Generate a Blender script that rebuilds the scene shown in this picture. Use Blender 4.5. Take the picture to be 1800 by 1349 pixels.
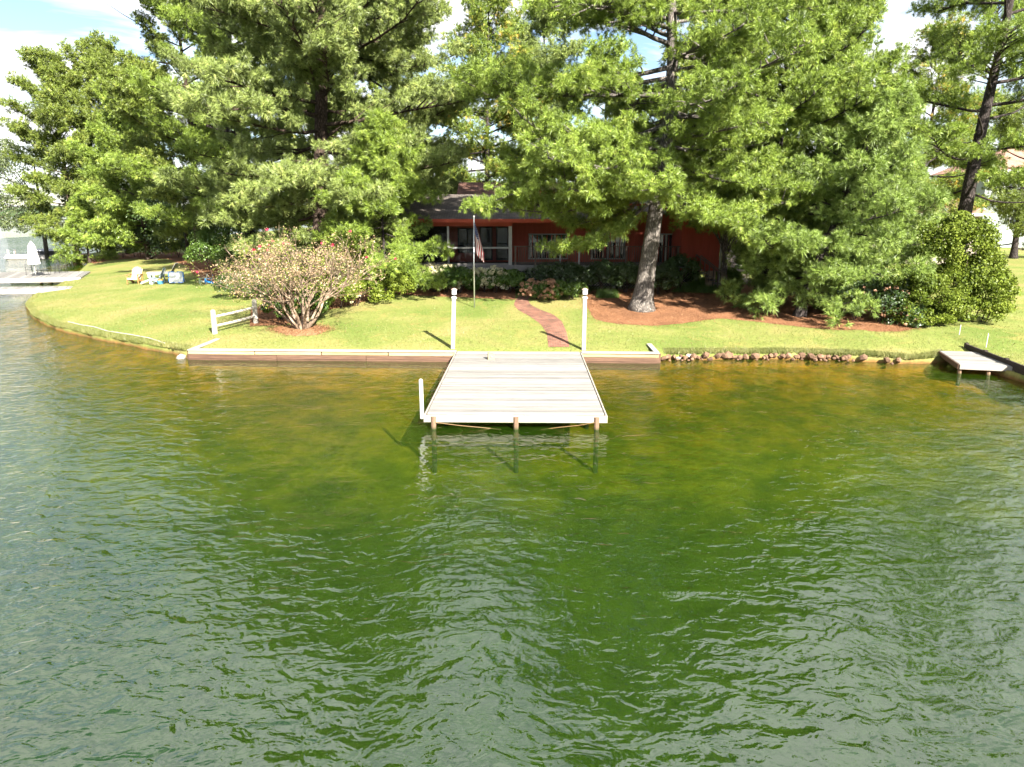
import bpy, math, random
import numpy as np
from mathutils import Vector, Matrix, noise as mnoise

for o in list(bpy.data.objects):
    bpy.data.objects.remove(o)
S = bpy.context.scene
COL = S.collection
R = math.radians

# ------------------------------------------------------------------ camera
F, CAMZ = 1248.0, 5.7
PITCH = math.atan(298.5 / F)
cam_d = bpy.data.cameras.new('camera')
cam_d.sensor_width = 36.0
cam_d.lens = 36.0 * F / 1800.0
cam_d.clip_start, cam_d.clip_end = 0.1, 9000.0
cam = bpy.data.objects.new('camera', cam_d)
cam.location = (0, 0, CAMZ)
cam.rotation_euler = (math.pi / 2 - PITCH, 0, 0)
COL.objects.link(cam)
S.camera = cam
_c, _s = math.cos(PITCH), math.sin(PITCH)

# ------------------------------------------------------------------ light
TO_SUN = Vector((0.486 * math.cos(R(34)), -0.874 * math.cos(R(34)), math.sin(R(34)))).normalized()
sun_d = bpy.data.lights.new('sun', 'SUN')
sun_d.energy = 5.0
sun_d.angle = R(0.55)
sun_d.color = (1.0, 0.945, 0.84)
sun = bpy.data.objects.new('sun', sun_d)
sun.rotation_euler = TO_SUN.to_track_quat('Z', 'Y').to_euler()
sun.location = (30, -40, 60)
COL.objects.link(sun)

W = bpy.data.worlds.new('World')
S.world = W
W.use_nodes = True
wn, wl = W.node_tree.nodes, W.node_tree.links
wn.clear()
sky = wn.new('ShaderNodeTexSky')
sky.sky_type = 'NISHITA'
sky.sun_disc = False
sky.sun_elevation = R(34)
sky.sun_rotation = math.atan2(0.486, -0.874)
sky.air_density, sky.dust_density, sky.ozone_density = 1.0, 0.25, 2.0
tc = wn.new('ShaderNodeTexCoord')
sep = wn.new('ShaderNodeSeparateXYZ')
wl.new(tc.outputs['Generated'], sep.inputs[0])
mz = wn.new('ShaderNodeMath'); mz.operation = 'ABSOLUTE'
wl.new(sep.outputs['Z'], mz.inputs[0])
ad = wn.new('ShaderNodeMath'); ad.operation = 'ADD'; ad.inputs[1].default_value = 0.16
wl.new(mz.outputs[0], ad.inputs[0])
dvx = wn.new('ShaderNodeMath'); dvx.operation = 'DIVIDE'
dvy = wn.new('ShaderNodeMath'); dvy.operation = 'DIVIDE'
wl.new(sep.outputs['X'], dvx.inputs[0]); wl.new(ad.outputs[0], dvx.inputs[1])
wl.new(sep.outputs['Y'], dvy.inputs[0]); wl.new(ad.outputs[0], dvy.inputs[1])
cmb = wn.new('ShaderNodeCombineXYZ')
cmb.inputs[2].default_value = 10.2
wl.new(dvx.outputs[0], cmb.inputs[0]); wl.new(dvy.outputs[0], cmb.inputs[1])
nz = wn.new('ShaderNodeTexNoise'); nz.inputs['Scale'].default_value = 1.15
nz.inputs['Detail'].default_value = 7; nz.inputs['Roughness'].default_value = 0.58
nz.inputs['Distortion'].default_value = 0.5
wl.new(cmb.outputs[0], nz.inputs['Vector'])
rp = wn.new('ShaderNodeValToRGB')
rp.color_ramp.elements[0].position, rp.color_ramp.elements[0].color = 0.40, (0.0, 0.0, 0.0, 1)
rp.color_ramp.elements[1].position, rp.color_ramp.elements[1].color = 0.57, (1, 1, 1, 1)
wl.new(nz.outputs[0], rp.inputs[0])
mx = wn.new('ShaderNodeMix'); mx.data_type = 'RGBA'
wl.new(rp.outputs[0], mx.inputs['Factor'])
wl.new(sky.outputs[0], mx.inputs['A'])
mx.inputs['B'].default_value = (8.6, 8.65, 8.75, 1)
bg = wn.new('ShaderNodeBackground'); bg.inputs[1].default_value = 0.05
wl.new(mx.outputs['Result'], bg.inputs[0])
wo = wn.new('ShaderNodeOutputWorld')
wl.new(bg.outputs[0], wo.inputs[0])

S.view_settings.view_transform = 'Standard'
S.view_settings.look = 'None'
S.view_settings.gamma = 1.0
S.view_settings.use_curve_mapping = False
S.view_settings.exposure = 2.18
S.render.engine = 'CYCLES'
S.cycles.use_denoising = True
S.cycles.max_bounces = 4
S.cycles.diffuse_bounces = 1
S.cycles.use_adaptive_sampling = True
S.cycles.adaptive_threshold = 0.03
S.cycles.glossy_bounces = 2
S.cycles.transmission_bounces = 4
S.cycles.transparent_max_bounces = 8
S.cycles.caustics_reflective = False
S.cycles.caustics_refractive = False
S.cycles.sample_clamp_indirect = 6.0

# ------------------------------------------------------------------ geometry of the place
def ray(x, y):
    u, v = (x - 900) / F, -(y - 674.5) / F
    return (u, _c + v * _s, -_s + v * _c)

def atz(x, y, z):
    r = ray(x, y); t = (z - CAMZ) / r[2]
    return Vector((r[0] * t, r[1] * t, z))

def aty(x, y, Y):
    r = ray(x, y); t = Y / r[1]
    return Vector((r[0] * t, Y, CAMZ + r[2] * t))

SHORE = [(-400, 2600), (-66, 320), (-60, 112), (-57, 92), (-50, 85), (-39.6, 64.6), (-35.6, 56), (-33, 49.1), (-30.5, 44.5),
         (-26.8, 39.5), (-23, 35.5), (-19.8, 33), (-17, 31.1), (-13.6, 28.7), (-12.9, 28.1), (-2.2, 27.95), (2.7, 27.75),
         (5.8, 27.55), (6.2, 28.0), (9.2, 28.1), (11.5, 28.1), (13.6, 27.8), (15.4, 27.1), (16.2, 27.2), (17.5, 27.7),
         (17.8, 22.6), (18.6, 21.6), (30, 21), (60, 20), (500, 20)]
_sx = np.array([p[0] for p in SHORE], float); _sy = np.array([p[1] for p in SHORE], float)

def ys(x):
    return np.interp(x, _sx, _sy)

def ysl(x):
    return (np.interp(x + 1.5, _sx, _sy) - np.interp(x - 1.5, _sx, _sy)) / 3.0

def zg(x, y):
    x = np.asarray(x, float); y = np.asarray(y, float)
    sl = np.clip(ysl(x), -3, 1.0)
    sl = np.where(x > 15.0, 0, sl)
    d = (y - np.where(x > 15.5, 27.5, ys(x))) / np.sqrt(1 + sl * sl)
    dp = np.clip(d, 0, None)
    h0 = np.interp(x, [-60, -17, -13.2, 5.9, 6.4, 16, 17.5], [.20, .22, .33, .33, .28, .25, .25])
    z = 0.42 + 0.072 * dp
    k = np.clip((dp - 10) / 8.0, 0, 1)
    z2 = 1.42 + 0.011 * (dp - 14)
    z = np.where(dp < 10, z, (1 - k) * z + k * z2)
    z = z - (0.42 - h0) * np.exp(-dp / 1.6)
    z = z + 0.035 * np.sin(x * 0.33 + 1.3) * np.sin(y * 0.27) * np.clip(dp / 4, 0, 1)
    st = np.clip((x - (17.75 + (y - 22.6) * 0.14)) / 0.25, 0, 1) * np.clip((31.5 - y) / 4.0, 0, 1)
    z = z + np.where(x > 16.5, st * 0.16, 0)
    return z

def gz(x, y):
    return float(zg(x, y))

def gp(px, py):
    """point of the ground seen at a place of the photograph"""
    r = ray(px, py)
    t = 15.0
    for i in range(4000):
        X, Y, Z = r[0] * t, r[1] * t, CAMZ + r[2] * t
        if Z <= gz(X, Y):
            break
        t += 0.05
    return Vector((r[0] * t, r[1] * t, gz(r[0] * t, r[1] * t)))

# ------------------------------------------------------------------ mesh helpers
def mesh_np(name, V, Fc, mat, parent=None, attr=None, smooth=False, uv=None):
    V = np.asarray(V, np.float32); Fc = np.asarray(Fc, np.int32)
    k = Fc.shape[1]
    me = bpy.data.meshes.new(name)
    me.vertices.add(len(V)); me.vertices.foreach_set('co', V.ravel())
    me.loops.add(Fc.size); me.loops.foreach_set('vertex_index', Fc.ravel())
    me.polygons.add(len(Fc))
    me.polygons.foreach_set('loop_start', np.arange(0, Fc.size, k, dtype=np.int32))
    me.polygons.foreach_set('loop_total', np.full(len(Fc), k, np.int32))
    if smooth:
        me.polygons.foreach_set('use_smooth', np.ones(len(Fc), bool))
    me.update(calc_edges=True)
    if attr is not None:
        a = me.attributes.new('v', 'FLOAT', 'POINT'); a.data.foreach_set('value', np.asarray(attr, np.float32))
    me.materials.append(mat)
    o = bpy.data.objects.new(name, me); COL.objects.link(o)
    if parent: o.parent = parent
    return o

class MB:
    def __init__(s):
        s.v, s.f, s.sm = [], [], False
    def add(s, vs, fs):
        n = len(s.v); s.v += [tuple(v) for v in vs]; s.f += [tuple(i + n for i in f) for f in fs]; return s
    def box(s, c, d, rz=0.0, M=None):
        hx, hy, hz = d[0] / 2, d[1] / 2, d[2] / 2
        vs = [Vector((x, y, z)) for z in (-hz, hz) for y in (-hy, hy) for x in (-hx, hx)]
        if M is None: M = Matrix.Rotation(rz, 3, 'Z')
        vs = [M @ v + Vector(c) for v in vs]
        return s.add(vs, [(0, 2, 3, 1), (4, 5, 7, 6), (0, 1, 5, 4), (2, 6, 7, 3), (0, 4, 6, 2), (1, 3, 7, 5)])
    def bar(s, a, b, w, t=None, up=(0, 0, 1)):
        a, b = Vector(a), Vector(b); d = b - a; L = d.length
        y = d.normalized(); x = y.cross(Vector(up))
        if x.length < 1e-4: x = Vector((1, 0, 0))
        x.normalize(); z = x.cross(y)
        M = Matrix((x, y, z)).transposed()
        return s.box((a + b) / 2, (w, L, t or w), M=M)
    def tube(s, pts, rad, n=6, cap=True):
        pts = [Vector(p) for p in pts]
        if not hasattr(rad, '__len__'): rad = [rad] * len(pts)
        base = len(s.v); ref = Vector((0.31, 0.95, 0.05)).normalized()
        for i, p in enumerate(pts):
            d = (pts[min(i + 1, len(pts) - 1)] - pts[max(i - 1, 0)])
            if d.length < 1e-6: d = Vector((0, 0, 1))
            d.normalize()
            x = ref - d * ref.dot(d)
            if x.length < 1e-3: x = Vector((1, 0, 0)) - d * d.x
            x.normalize(); y = d.cross(x)
            for k in range(n):
                a = 2 * math.pi * k / n
                s.v.append(tuple(p + (x * math.cos(a) + y * math.sin(a)) * rad[i]))
        for i in range(len(pts) - 1):
            for k in range(n):
                a, b = base + i * n + k, base + i * n + (k + 1) % n
                s.f.append((a, b, b + n, a + n))
        if cap:
            s.f.append(tuple(base + k for k in reversed(range(n))))
            s.f.append(tuple(base + (len(pts) - 1) * n + k for k in range(n)))
        return s
    def lathe(s, prof, n=12, c=(0, 0, 0)):
        base = len(s.v)
        for r, z in prof:
            for k in range(n):
                a = 2 * math.pi * k / n
                s.v.append((c[0] + r * math.cos(a), c[1] + r * math.sin(a), c[2] + z))
        for i in range(len(prof) - 1):
            for k in range(n):
                a, b = base + i * n + k, base + i * n + (k + 1) % n
                s.f.append((a, b, b + n, a + n))
        s.f.append(tuple(base + k for k in reversed(range(n))))
        s.f.append(tuple(base + (len(prof) - 1) * n + k for k in range(n)))
        return s
    def quad(s, *p):
        return s.add(p, [tuple(range(len(p)))])
    def mesh(s, name):
        me = bpy.data.meshes.new(name); me.from_pydata(s.v, [], s.f); me.update()
        return me
    def build(s, name, mat, parent=None, loc=None, smooth=False, bevel=0.0):
        me = s.mesh(name); me.materials.append(mat)
        if smooth: me.polygons.foreach_set('use_smooth', [True] * len(me.polygons))
        o = bpy.data.objects.new(name, me); COL.objects.link(o)
        if parent: o.parent = parent
        if loc is not None: o.location = loc
        if bevel:
            m = o.modifiers.new('bevel', 'BEVEL'); m.width = bevel; m.segments = 1; m.limit_method = 'ANGLE'
        return o

def share(name, src, parent, loc, rz=0.0, scale=None):
    o = bpy.data.objects.new(name, src.data); COL.objects.link(o)
    o.parent = parent; o.location = loc; o.rotation_euler = (0, 0, rz)
    if scale: o.scale = scale
    return o

def tag(o, label, cat, group=None, kind=None):
    o['label'] = label
    if cat: o['category'] = cat
    if group: o['group'] = group
    if kind: o['kind'] = kind
    return o

def thing(name, label, cat, loc=(0, 0, 0), rz=0.0, group=None):
    o = bpy.data.objects.new(name, None); COL.objects.link(o)
    o.location = loc; o.rotation_euler = (0, 0, rz); o.empty_display_size = 0.3
    return tag(o, label, cat, group)

def structure(o, label=None):
    o['kind'] = 'structure'
    if label: o['label'] = label
    return o

# ------------------------------------------------------------------ materials
def newmat(name):
    m = bpy.data.materials.new(name); m.use_nodes = True
    n, l = m.node_tree.nodes, m.node_tree.links
    n.clear()
    out = n.new('ShaderNodeOutputMaterial')
    return m, n, l, out

def N(n, t, **kw):
    x = n.new(t)
    for k, v in kw.items():
        if k.startswith('in_'):
            key = k[3:]
            x.inputs[int(key) if key.isdigit() else key.replace('_', ' ')].default_value = v
        else:
            setattr(x, k, v)
    return x

def ramp(n, stops):
    r = n.new('ShaderNodeValToRGB')
    e = r.color_ramp.elements
    while len(e) < len(stops): e.new(0.5)
    for i, (p, c) in enumerate(stops):
        e[i].position = p; e[i].color = (*c, 1) if len(c) == 3 else c
    return r

def mixc(n, l, fac, a, b, blend='MIX'):
    x = n.new('ShaderNodeMix'); x.data_type = 'RGBA'; x.blend_type = blend
    for sock, v in (('Factor', fac), ('A', a), ('B', b)):
        if hasattr(v, 'is_linked') or hasattr(v, 'links'):
            l.new(v, x.inputs[sock])
        else:
            x.inputs[sock].default_value = v if sock == 'Factor' else (*v[:3], 1)
    return x.outputs['Result']

def simple(name, col, rough=0.7, var=0.25, scale=6.0, bump=0.15, stretch=(1, 1, 1), spec=0.3, rnd=0.0, metal=0.0, bscale=None):
    """painted / weathered surface: base colour broken by noise, per-object tint, fine relief"""
    m, n, l, out = newmat(name)
    tc = N(n, 'ShaderNodeTexCoord'); mp = N(n, 'ShaderNodeMapping')
    mp.inputs['Scale'].default_value = stretch
    l.new(tc.outputs['Object'], mp.inputs[0])
    oi = N(n, 'ShaderNodeObjectInfo')
    av = N(n, 'ShaderNodeVectorMath', operation='ADD')
    sc = N(n, 'ShaderNodeVectorMath', operation='SCALE'); sc.inputs['Scale'].default_value = 37.0
    cx = N(n, 'ShaderNodeCombineXYZ')
    l.new(oi.outputs['Random'], cx.inputs[0]); l.new(oi.outputs['Random'], cx.inputs[1])
    l.new(cx.outputs[0], sc.inputs[0]); l.new(mp.outputs[0], av.inputs[0]); l.new(sc.outputs[0], av.inputs[1])
    t = N(n, 'ShaderNodeTexNoise'); t.inputs['Scale'].default_value = scale; t.inputs['Detail'].default_value = 6
    t.inputs['Roughness'].default_value = 0.65
    l.new(av.outputs[0], t.inputs['Vector'])
    lo = [c * (1 - var) for c in col]; hi = [min(1, c * (1 + var * 0.8)) for c in col]
    r = ramp(n, [(0.3, lo), (0.7, hi)])
    l.new(t.outputs[0], r.inputs[0])
    c = r.outputs[0]
    if rnd:
        mr = N(n, 'ShaderNodeMapRange'); mr.inputs['To Min'].default_value = 1 - rnd; mr.inputs['To Max'].default_value = 1 + rnd * 0.5
        l.new(oi.outputs['Random'], mr.inputs[0])
        hs = N(n, 'ShaderNodeHueSaturation'); l.new(mr.outputs[0], hs.inputs['Value']); l.new(c, hs.inputs['Color'])
        c = hs.outputs[0]
    p = N(n, 'ShaderNodeBsdfPrincipled'); p.inputs['Roughness'].default_value = rough; p.inputs['Metallic'].default_value = metal
    p.inputs['Specular IOR Level'].default_value = spec
    l.new(c, p.inputs['Base Color'])
    if bump:
        t2 = N(n, 'ShaderNodeTexNoise'); t2.inputs['Scale'].default_value = bscale or scale * 4; t2.inputs['Detail'].default_value = 4
        l.new(av.outputs[0], t2.inputs['Vector'])
        b = N(n, 'ShaderNodeBump'); b.inputs['Strength'].default_value = bump; b.inputs['Distance'].default_value = 0.03
        l.new(t2.outputs[0], b.inputs['Height']); l.new(b.outputs[0], p.inputs['Normal'])
    l.new(p.outputs[0], out.inputs[0])
    return m

def leafmat(name, c1, c2, c3=None, trans=0.15, gloss=0.035, nscale=0.6, rough=0.45):
    """foliage: tint per leaf (attribute v) and per clump (noise), lit through"""
    m, n, l, out = newmat(name)
    at = N(n, 'ShaderNodeAttribute', attribute_name='v')
    tc = N(n, 'ShaderNodeTexCoord')
    t = N(n, 'ShaderNodeTexNoise'); t.inputs['Scale'].default_value = nscale; t.inputs['Detail'].default_value = 3
    l.new(tc.outputs['Object'], t.inputs['Vector'])
    ma = N(n, 'ShaderNodeMath', operation='MULTIPLY_ADD'); ma.inputs[1].default_value = 0.62; 
    l.new(at.outputs['Fac'], ma.inputs[0])
    mb = N(n, 'ShaderNodeMath', operation='MULTIPLY_ADD'); mb.inputs[1].default_value = 1.1; mb.inputs[2].default_value = -0.35
    l.new(t.outputs[0], mb.inputs[0])
    oi = N(n, 'ShaderNodeObjectInfo')
    mo = N(n, 'ShaderNodeMath', operation='MULTIPLY_ADD'); mo.inputs[1].default_value = 0.30
    l.new(oi.outputs['Random'], mo.inputs[0]); l.new(mb.outputs[0], mo.inputs[2])
    ms_ = N(n, 'ShaderNodeMath', operation='SUBTRACT'); ms_.inputs[1].default_value = 0.15
    l.new(mo.outputs[0], ms_.inputs[0]); l.new(ms_.outputs[0], ma.inputs[2])
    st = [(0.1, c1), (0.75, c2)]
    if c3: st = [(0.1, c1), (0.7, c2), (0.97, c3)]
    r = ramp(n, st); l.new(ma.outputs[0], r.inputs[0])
    d = N(n, 'ShaderNodeBsdfDiffuse'); l.new(r.outputs[0], d.inputs[0])
    tr = N(n, 'ShaderNodeBsdfTranslucent')
    g2 = mixc(n, l, 0.5, r.outputs[0], (0.20, 0.28, 0.03), 'MIX')
    l.new(g2, tr.inputs[0])
    ms = N(n, 'ShaderNodeMixShader'); ms.inputs[0].default_value = trans
    l.new(d.outputs[0], ms.inputs[1]); l.new(tr.outputs[0], ms.inputs[2])
    gl = N(n, 'ShaderNodeBsdfGlossy'); gl.inputs['Roughness'].default_value = rough; gl.inputs[0].default_value = (1, 1, 1, 1)
    m2 = N(n, 'ShaderNodeMixShader'); m2.inputs[0].default_value = gloss
    l.new(ms.outputs[0], m2.inputs[1]); l.new(gl.outputs[0], m2.inputs[2])
    l.new(m2.outputs[0], out.inputs[0])
    return m

def barkmat(name, c1, c2, scale=5.5):
    m, n, l, out = newmat(name)
    tc = N(n, 'ShaderNodeTexCoord'); mp = N(n, 'ShaderNodeMapping'); mp.inputs['Scale'].default_value = (1, 1, 0.28)
    l.new(tc.outputs['Object'], mp.inputs[0])
    v = N(n, 'ShaderNodeTexVoronoi', feature='DISTANCE_TO_EDGE'); v.inputs['Scale'].default_value = scale * 3
    t = N(n, 'ShaderNodeTexNoise'); t.inputs['Scale'].default_value = scale * 2; t.inputs['Detail'].default_value = 6
    l.new(mp.outputs[0], t.inputs['Vector'])
    mv = mixc(n, l, 0.12, mp.outputs[0], t.outputs['Color'])
    l.new(mv, v.inputs['Vector'])
    r = ramp(n, [(0.0, [c * 0.45 for c in c1]), (0.16, [c * .8 for c in c1]), (0.5, c2)])
    l.new(v.outputs['Distance'], r.inputs[0])
    r2 = ramp(n, [(0.3, (0.6, 0.6, 0.6)), (0.7, (1.15, 1.12, 1.08))]); l.new(t.outputs[0], r2.inputs[0])
    c = mixc(n, l, 1.0, r.outputs[0], r2.outputs[0], 'MULTIPLY')
    p = N(n, 'ShaderNodeBsdfPrincipled'); p.inputs['Roughness'].default_value = 0.92; p.inputs['Specular IOR Level'].default_value = 0.1
    l.new(c, p.inputs['Base Color'])
    b = N(n, 'ShaderNodeBump'); b.inputs['Strength'].default_value = 0.8; b.inputs['Distance'].default_value = 0.05
    l.new(v.outputs['Distance'], b.inputs['Height']); l.new(b.outputs[0], p.inputs['Normal'])
    l.new(p.outputs[0], out.inputs[0])
    return m

def mat_ground():
    m, n, l, out = newmat('ground')
    tc = N(n, 'ShaderNodeTexCoord')
    P = tc.outputs['Object']
    def ns(scale, det=5, rough=0.6, dist=0.0):
        t = N(n, 'ShaderNodeTexNoise'); t.inputs['Scale'].default_value = scale; t.inputs['Detail'].default_value = det
        t.inputs['Roughness'].default_value = rough; t.inputs['Distortion'].default_value = dist
        l.new(P, t.inputs['Vector']); return t.outputs[0]
    big = ramp(n, [(0.36, (0.125, 0.168, 0.038)), (0.52, (0.180, 0.200, 0.056)), (0.68, (0.245, 0.212, 0.082))])
    l.new(ns(0.22, 4, 0.55, 0.6), big.inputs[0])
    fine = ramp(n, [(0.28, (0.55, 0.6, 0.5)), (0.5, (1, 1, 1)), (0.75, (1.3, 1.22, 1.15))])
    l.new(ns(9.0, 6, 0.75), fine.inputs[0])
    c = mixc(n, l, 1.0, big.outputs[0], fine.outputs[0], 'MULTIPLY')
    # worn straw-coloured patches
    pt = ramp(n, [(0.54, (0, 0, 0)), (0.70, (1, 1, 1))]); l.new(ns(0.55, 5, 0.7, 0.9), pt.inputs[0])
    f2 = ramp(n, [(0.35, (0, 0, 0)), (0.65, (0.9, 0.9, 0.9))]); l.new(ns(6.0, 4, 0.8), f2.inputs[0])
    pf = mixc(n, l, 1.0, pt.outputs[0], f2.outputs[0], 'MULTIPLY')
    c = mixc(n, l, pf, c, (0.34, 0.23, 0.085))
    # lake bed and bank by height
    sp = N(n, 'ShaderNodeSeparateXYZ'); l.new(P, sp.inputs[0])
    zz = N(n, 'ShaderNodeMath', operation='MULTIPLY_ADD'); zz.inputs[1].default_value = 0.55; zz.inputs[2].default_value = -0.275
    l.new(ns(0.9, 6, 0.65, 0.4), zz.inputs[0])
    za = N(n, 'ShaderNodeMath', operation='ADD'); l.new(sp.outputs['Z'], za.inputs[0]); l.new(zz.outputs[0], za.inputs[1])
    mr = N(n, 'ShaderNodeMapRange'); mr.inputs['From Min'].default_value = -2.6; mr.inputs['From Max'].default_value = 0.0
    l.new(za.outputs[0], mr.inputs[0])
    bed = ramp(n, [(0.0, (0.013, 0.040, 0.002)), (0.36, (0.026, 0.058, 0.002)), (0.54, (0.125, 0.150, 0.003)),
                   (0.76, (0.20, 0.145, 0.005)), (0.90, (0.42, 0.22, 0.012)), (1.0, (0.45, 0.24, 0.045))])  # sand to weed tones; deep ones also darkened for light absorbed by water
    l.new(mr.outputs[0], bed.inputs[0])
    wd = ramp(n, [(0.40, (0.36, 0.46, 0.32)), (0.62, (1.2, 1.12, 1.0))]); l.new(ns(0.9, 9, 0.78, 0.15), wd.inputs[0])
    bedc = mixc(n, l, 1.0, bed.outputs[0], wd.outputs[0], 'MULTIPLY')
    k = N(n, 'ShaderNodeMapRange'); k.inputs['From Min'].default_value = 0.03; k.inputs['From Max'].default_value = 0.16
    kz = N(n, 'ShaderNodeMath', operation='MULTIPLY_ADD'); kz.inputs[1].default_value = 0.16; kz.inputs[2].default_value = -0.08
    l.new(ns(3.0, 4), kz.inputs[0])
    ka = N(n, 'ShaderNodeMath', operation='ADD'); l.new(sp.outputs['Z'], ka.inputs[0]); l.new(kz.outputs[0], ka.inputs[1])
    l.new(ka.outputs[0], k.inputs[0])
    bank = mixc(n, l, 0.25, (0.085, 0.05, 0.03), bedc)
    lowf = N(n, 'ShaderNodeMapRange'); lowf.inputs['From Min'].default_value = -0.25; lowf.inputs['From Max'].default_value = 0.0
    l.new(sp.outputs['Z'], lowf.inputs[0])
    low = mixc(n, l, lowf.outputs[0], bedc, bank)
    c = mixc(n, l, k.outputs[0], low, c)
    p = N(n, 'ShaderNodeBsdfPrincipled'); p.inputs['Roughness'].default_value = 0.95; p.inputs['Specular IOR Level'].default_value = 0.1
    l.new(c, p.inputs['Base Color'])
    b = N(n, 'ShaderNodeBump'); b.inputs['Strength'].default_value = 0.5; b.inputs['Distance'].default_value = 0.06
    l.new(ns(14.0, 5, 0.8), b.inputs['Height']); l.new(b.outputs[0], p.inputs['Normal'])
    l.new(p.outputs[0], out.inputs[0])
    return m

def mat_water():
    m, n, l, out = newmat('water')
    tc = N(n, 'ShaderNodeTexCoord')
    def wave(scale, stretch, rot, det, dist, rough=0.5):
        mp = N(n, 'ShaderNodeMapping'); mp.inputs['Rotation'].default_value = (0, 0, R(rot)); mp.inputs['Scale'].default_value = stretch
        l.new(tc.outputs['Object'], mp.inputs[0])
        t = N(n, 'ShaderNodeTexNoise'); t.inputs['Scale'].default_value = scale; t.inputs['Detail'].default_value = det
        t.inputs['Distortion'].default_value = dist; t.inputs['Roughness'].default_value = rough
        l.new(mp.outputs[0], t.inputs['Vector']); return t.outputs[0]
    w1 = wave(0.9, (0.5, 1.0, 1), 24, 2, 0.6)
    w2 = wave(3.6, (0.72, 1.0, 1), -20, 2, 0.7)
    w3 = wave(9.0, (0.8, 1.0, 1), 35, 2, 0.5)
    gust = wave(0.11, (0.6, 1.0, 1), 30, 2, 0.3)
    gm = N(n, 'ShaderNodeMapRange'); gm.inputs['From Min'].default_value = 0.35; gm.inputs['From Max'].default_value = 0.65
    gm.inputs['To Min'].default_value = 0.55; gm.inputs['To Max'].default_value = 1.35; l.new(gust, gm.inputs[0])
    def gusty(h):
        x = N(n, 'ShaderNodeMath', operation='MULTIPLY'); l.new(h, x.inputs[0]); l.new(gm.outputs[0], x.inputs[1]); return x.outputs[0]
    w2, w3 = gusty(w2), gusty(w3)
    def bump(h, dist, prev=None):
        b = N(n, 'ShaderNodeBump'); b.inputs['Strength'].default_value = 1.0; b.inputs['Distance'].default_value = dist
        l.new(h, b.inputs['Height'])
        if prev: l.new(prev, b.inputs['Normal'])
        return b.outputs[0]
    nb = bump(w3, 0.008, bump(w2, 0.042, bump(w1, 0.06)))
    lw = N(n, 'ShaderNodeLayerWeight'); lw.inputs['Blend'].default_value = 0.5; l.new(nb, lw.inputs['Normal'])
    pw = N(n, 'ShaderNodeMath', operation='POWER'); pw.inputs[1].default_value = 5.0; l.new(lw.outputs['Facing'], pw.inputs[0])
    fr = N(n, 'ShaderNodeMath', operation='MULTIPLY_ADD'); fr.inputs[1].default_value = 0.38; fr.inputs[2].default_value = 0.125
    l.new(pw.outputs[0], fr.inputs[0])
    gl = N(n, 'ShaderNodeBsdfGlossy'); gl.inputs['Roughness'].default_value = 0.008; gl.inputs[0].default_value = (1, 1, 1, 1)
    l.new(nb, gl.inputs['Normal'])
    tr = N(n, 'ShaderNodeBsdfTransparent'); tr.inputs[0].default_value = (0.93, 0.95, 0.90, 1)
    # light scattered back by the murky water itself
    tb = N(n, 'ShaderNodeBsdfDiffuse'); tb.inputs[0].default_value = (0.0145, 0.039, 0.0025, 1); l.new(nb, tb.inputs['Normal'])
    mt = N(n, 'ShaderNodeMixShader'); mt.inputs[0].default_value = 0.45; l.new(tr.outputs[0], mt.inputs[1]); l.new(tb.outputs[0], mt.inputs[2])
    ms = N(n, 'ShaderNodeMixShader'); l.new(fr.outputs[0], ms.inputs[0]); l.new(mt.outputs[0], ms.inputs[1]); l.new(gl.outputs[0], ms.inputs[2])
    l.new(ms.outputs[0], out.inputs[0])
    return m

def mat_mulch(name='pine_straw', a=(0.12, 0.055, 0.030), b=(0.29, 0.150, 0.080)):
    m, n, l, out = newmat(name)
    tc = N(n, 'ShaderNodeTexCoord')
    t = N(n, 'ShaderNodeTexNoise'); t.inputs['Scale'].default_value = 11; t.inputs['Detail'].default_value = 7; t.inputs['Roughness'].default_value = 0.75
    l.new(tc.outputs['Object'], t.inputs['Vector'])
    t2 = N(n, 'ShaderNodeTexNoise'); t2.inputs['Scale'].default_value = 0.8; t2.inputs['Detail'].default_value = 4
    l.new(tc.outputs['Object'], t2.inputs['Vector'])
    r = ramp(n, [(0.3, a), (0.7, b)]); l.new(t.outputs[0], r.inputs[0])
    r2 = ramp(n, [(0.3, (0.75, 0.72, 0.7)), (0.7, (1.2, 1.15, 1.1))]); l.new(t2.outputs[0], r2.inputs[0])
    c = mixc(n, l, 1.0, r.outputs[0], r2.outputs[0], 'MULTIPLY')
    p = N(n, 'ShaderNodeBsdfPrincipled'); p.inputs['Roughness'].default_value = 0.95; p.inputs['Specular IOR Level'].default_value = 0.1
    l.new(c, p.inputs['Base Color'])
    b_ = N(n, 'ShaderNodeBump'); b_.inputs['Strength'].default_value = 0.7; b_.inputs['Distance'].default_value = 0.05
    l.new(t.outputs[0], b_.inputs['Height']); l.new(b_.outputs[0], p.inputs['Normal'])
    l.new(p.outputs[0], out.inputs[0])
    return m

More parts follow.
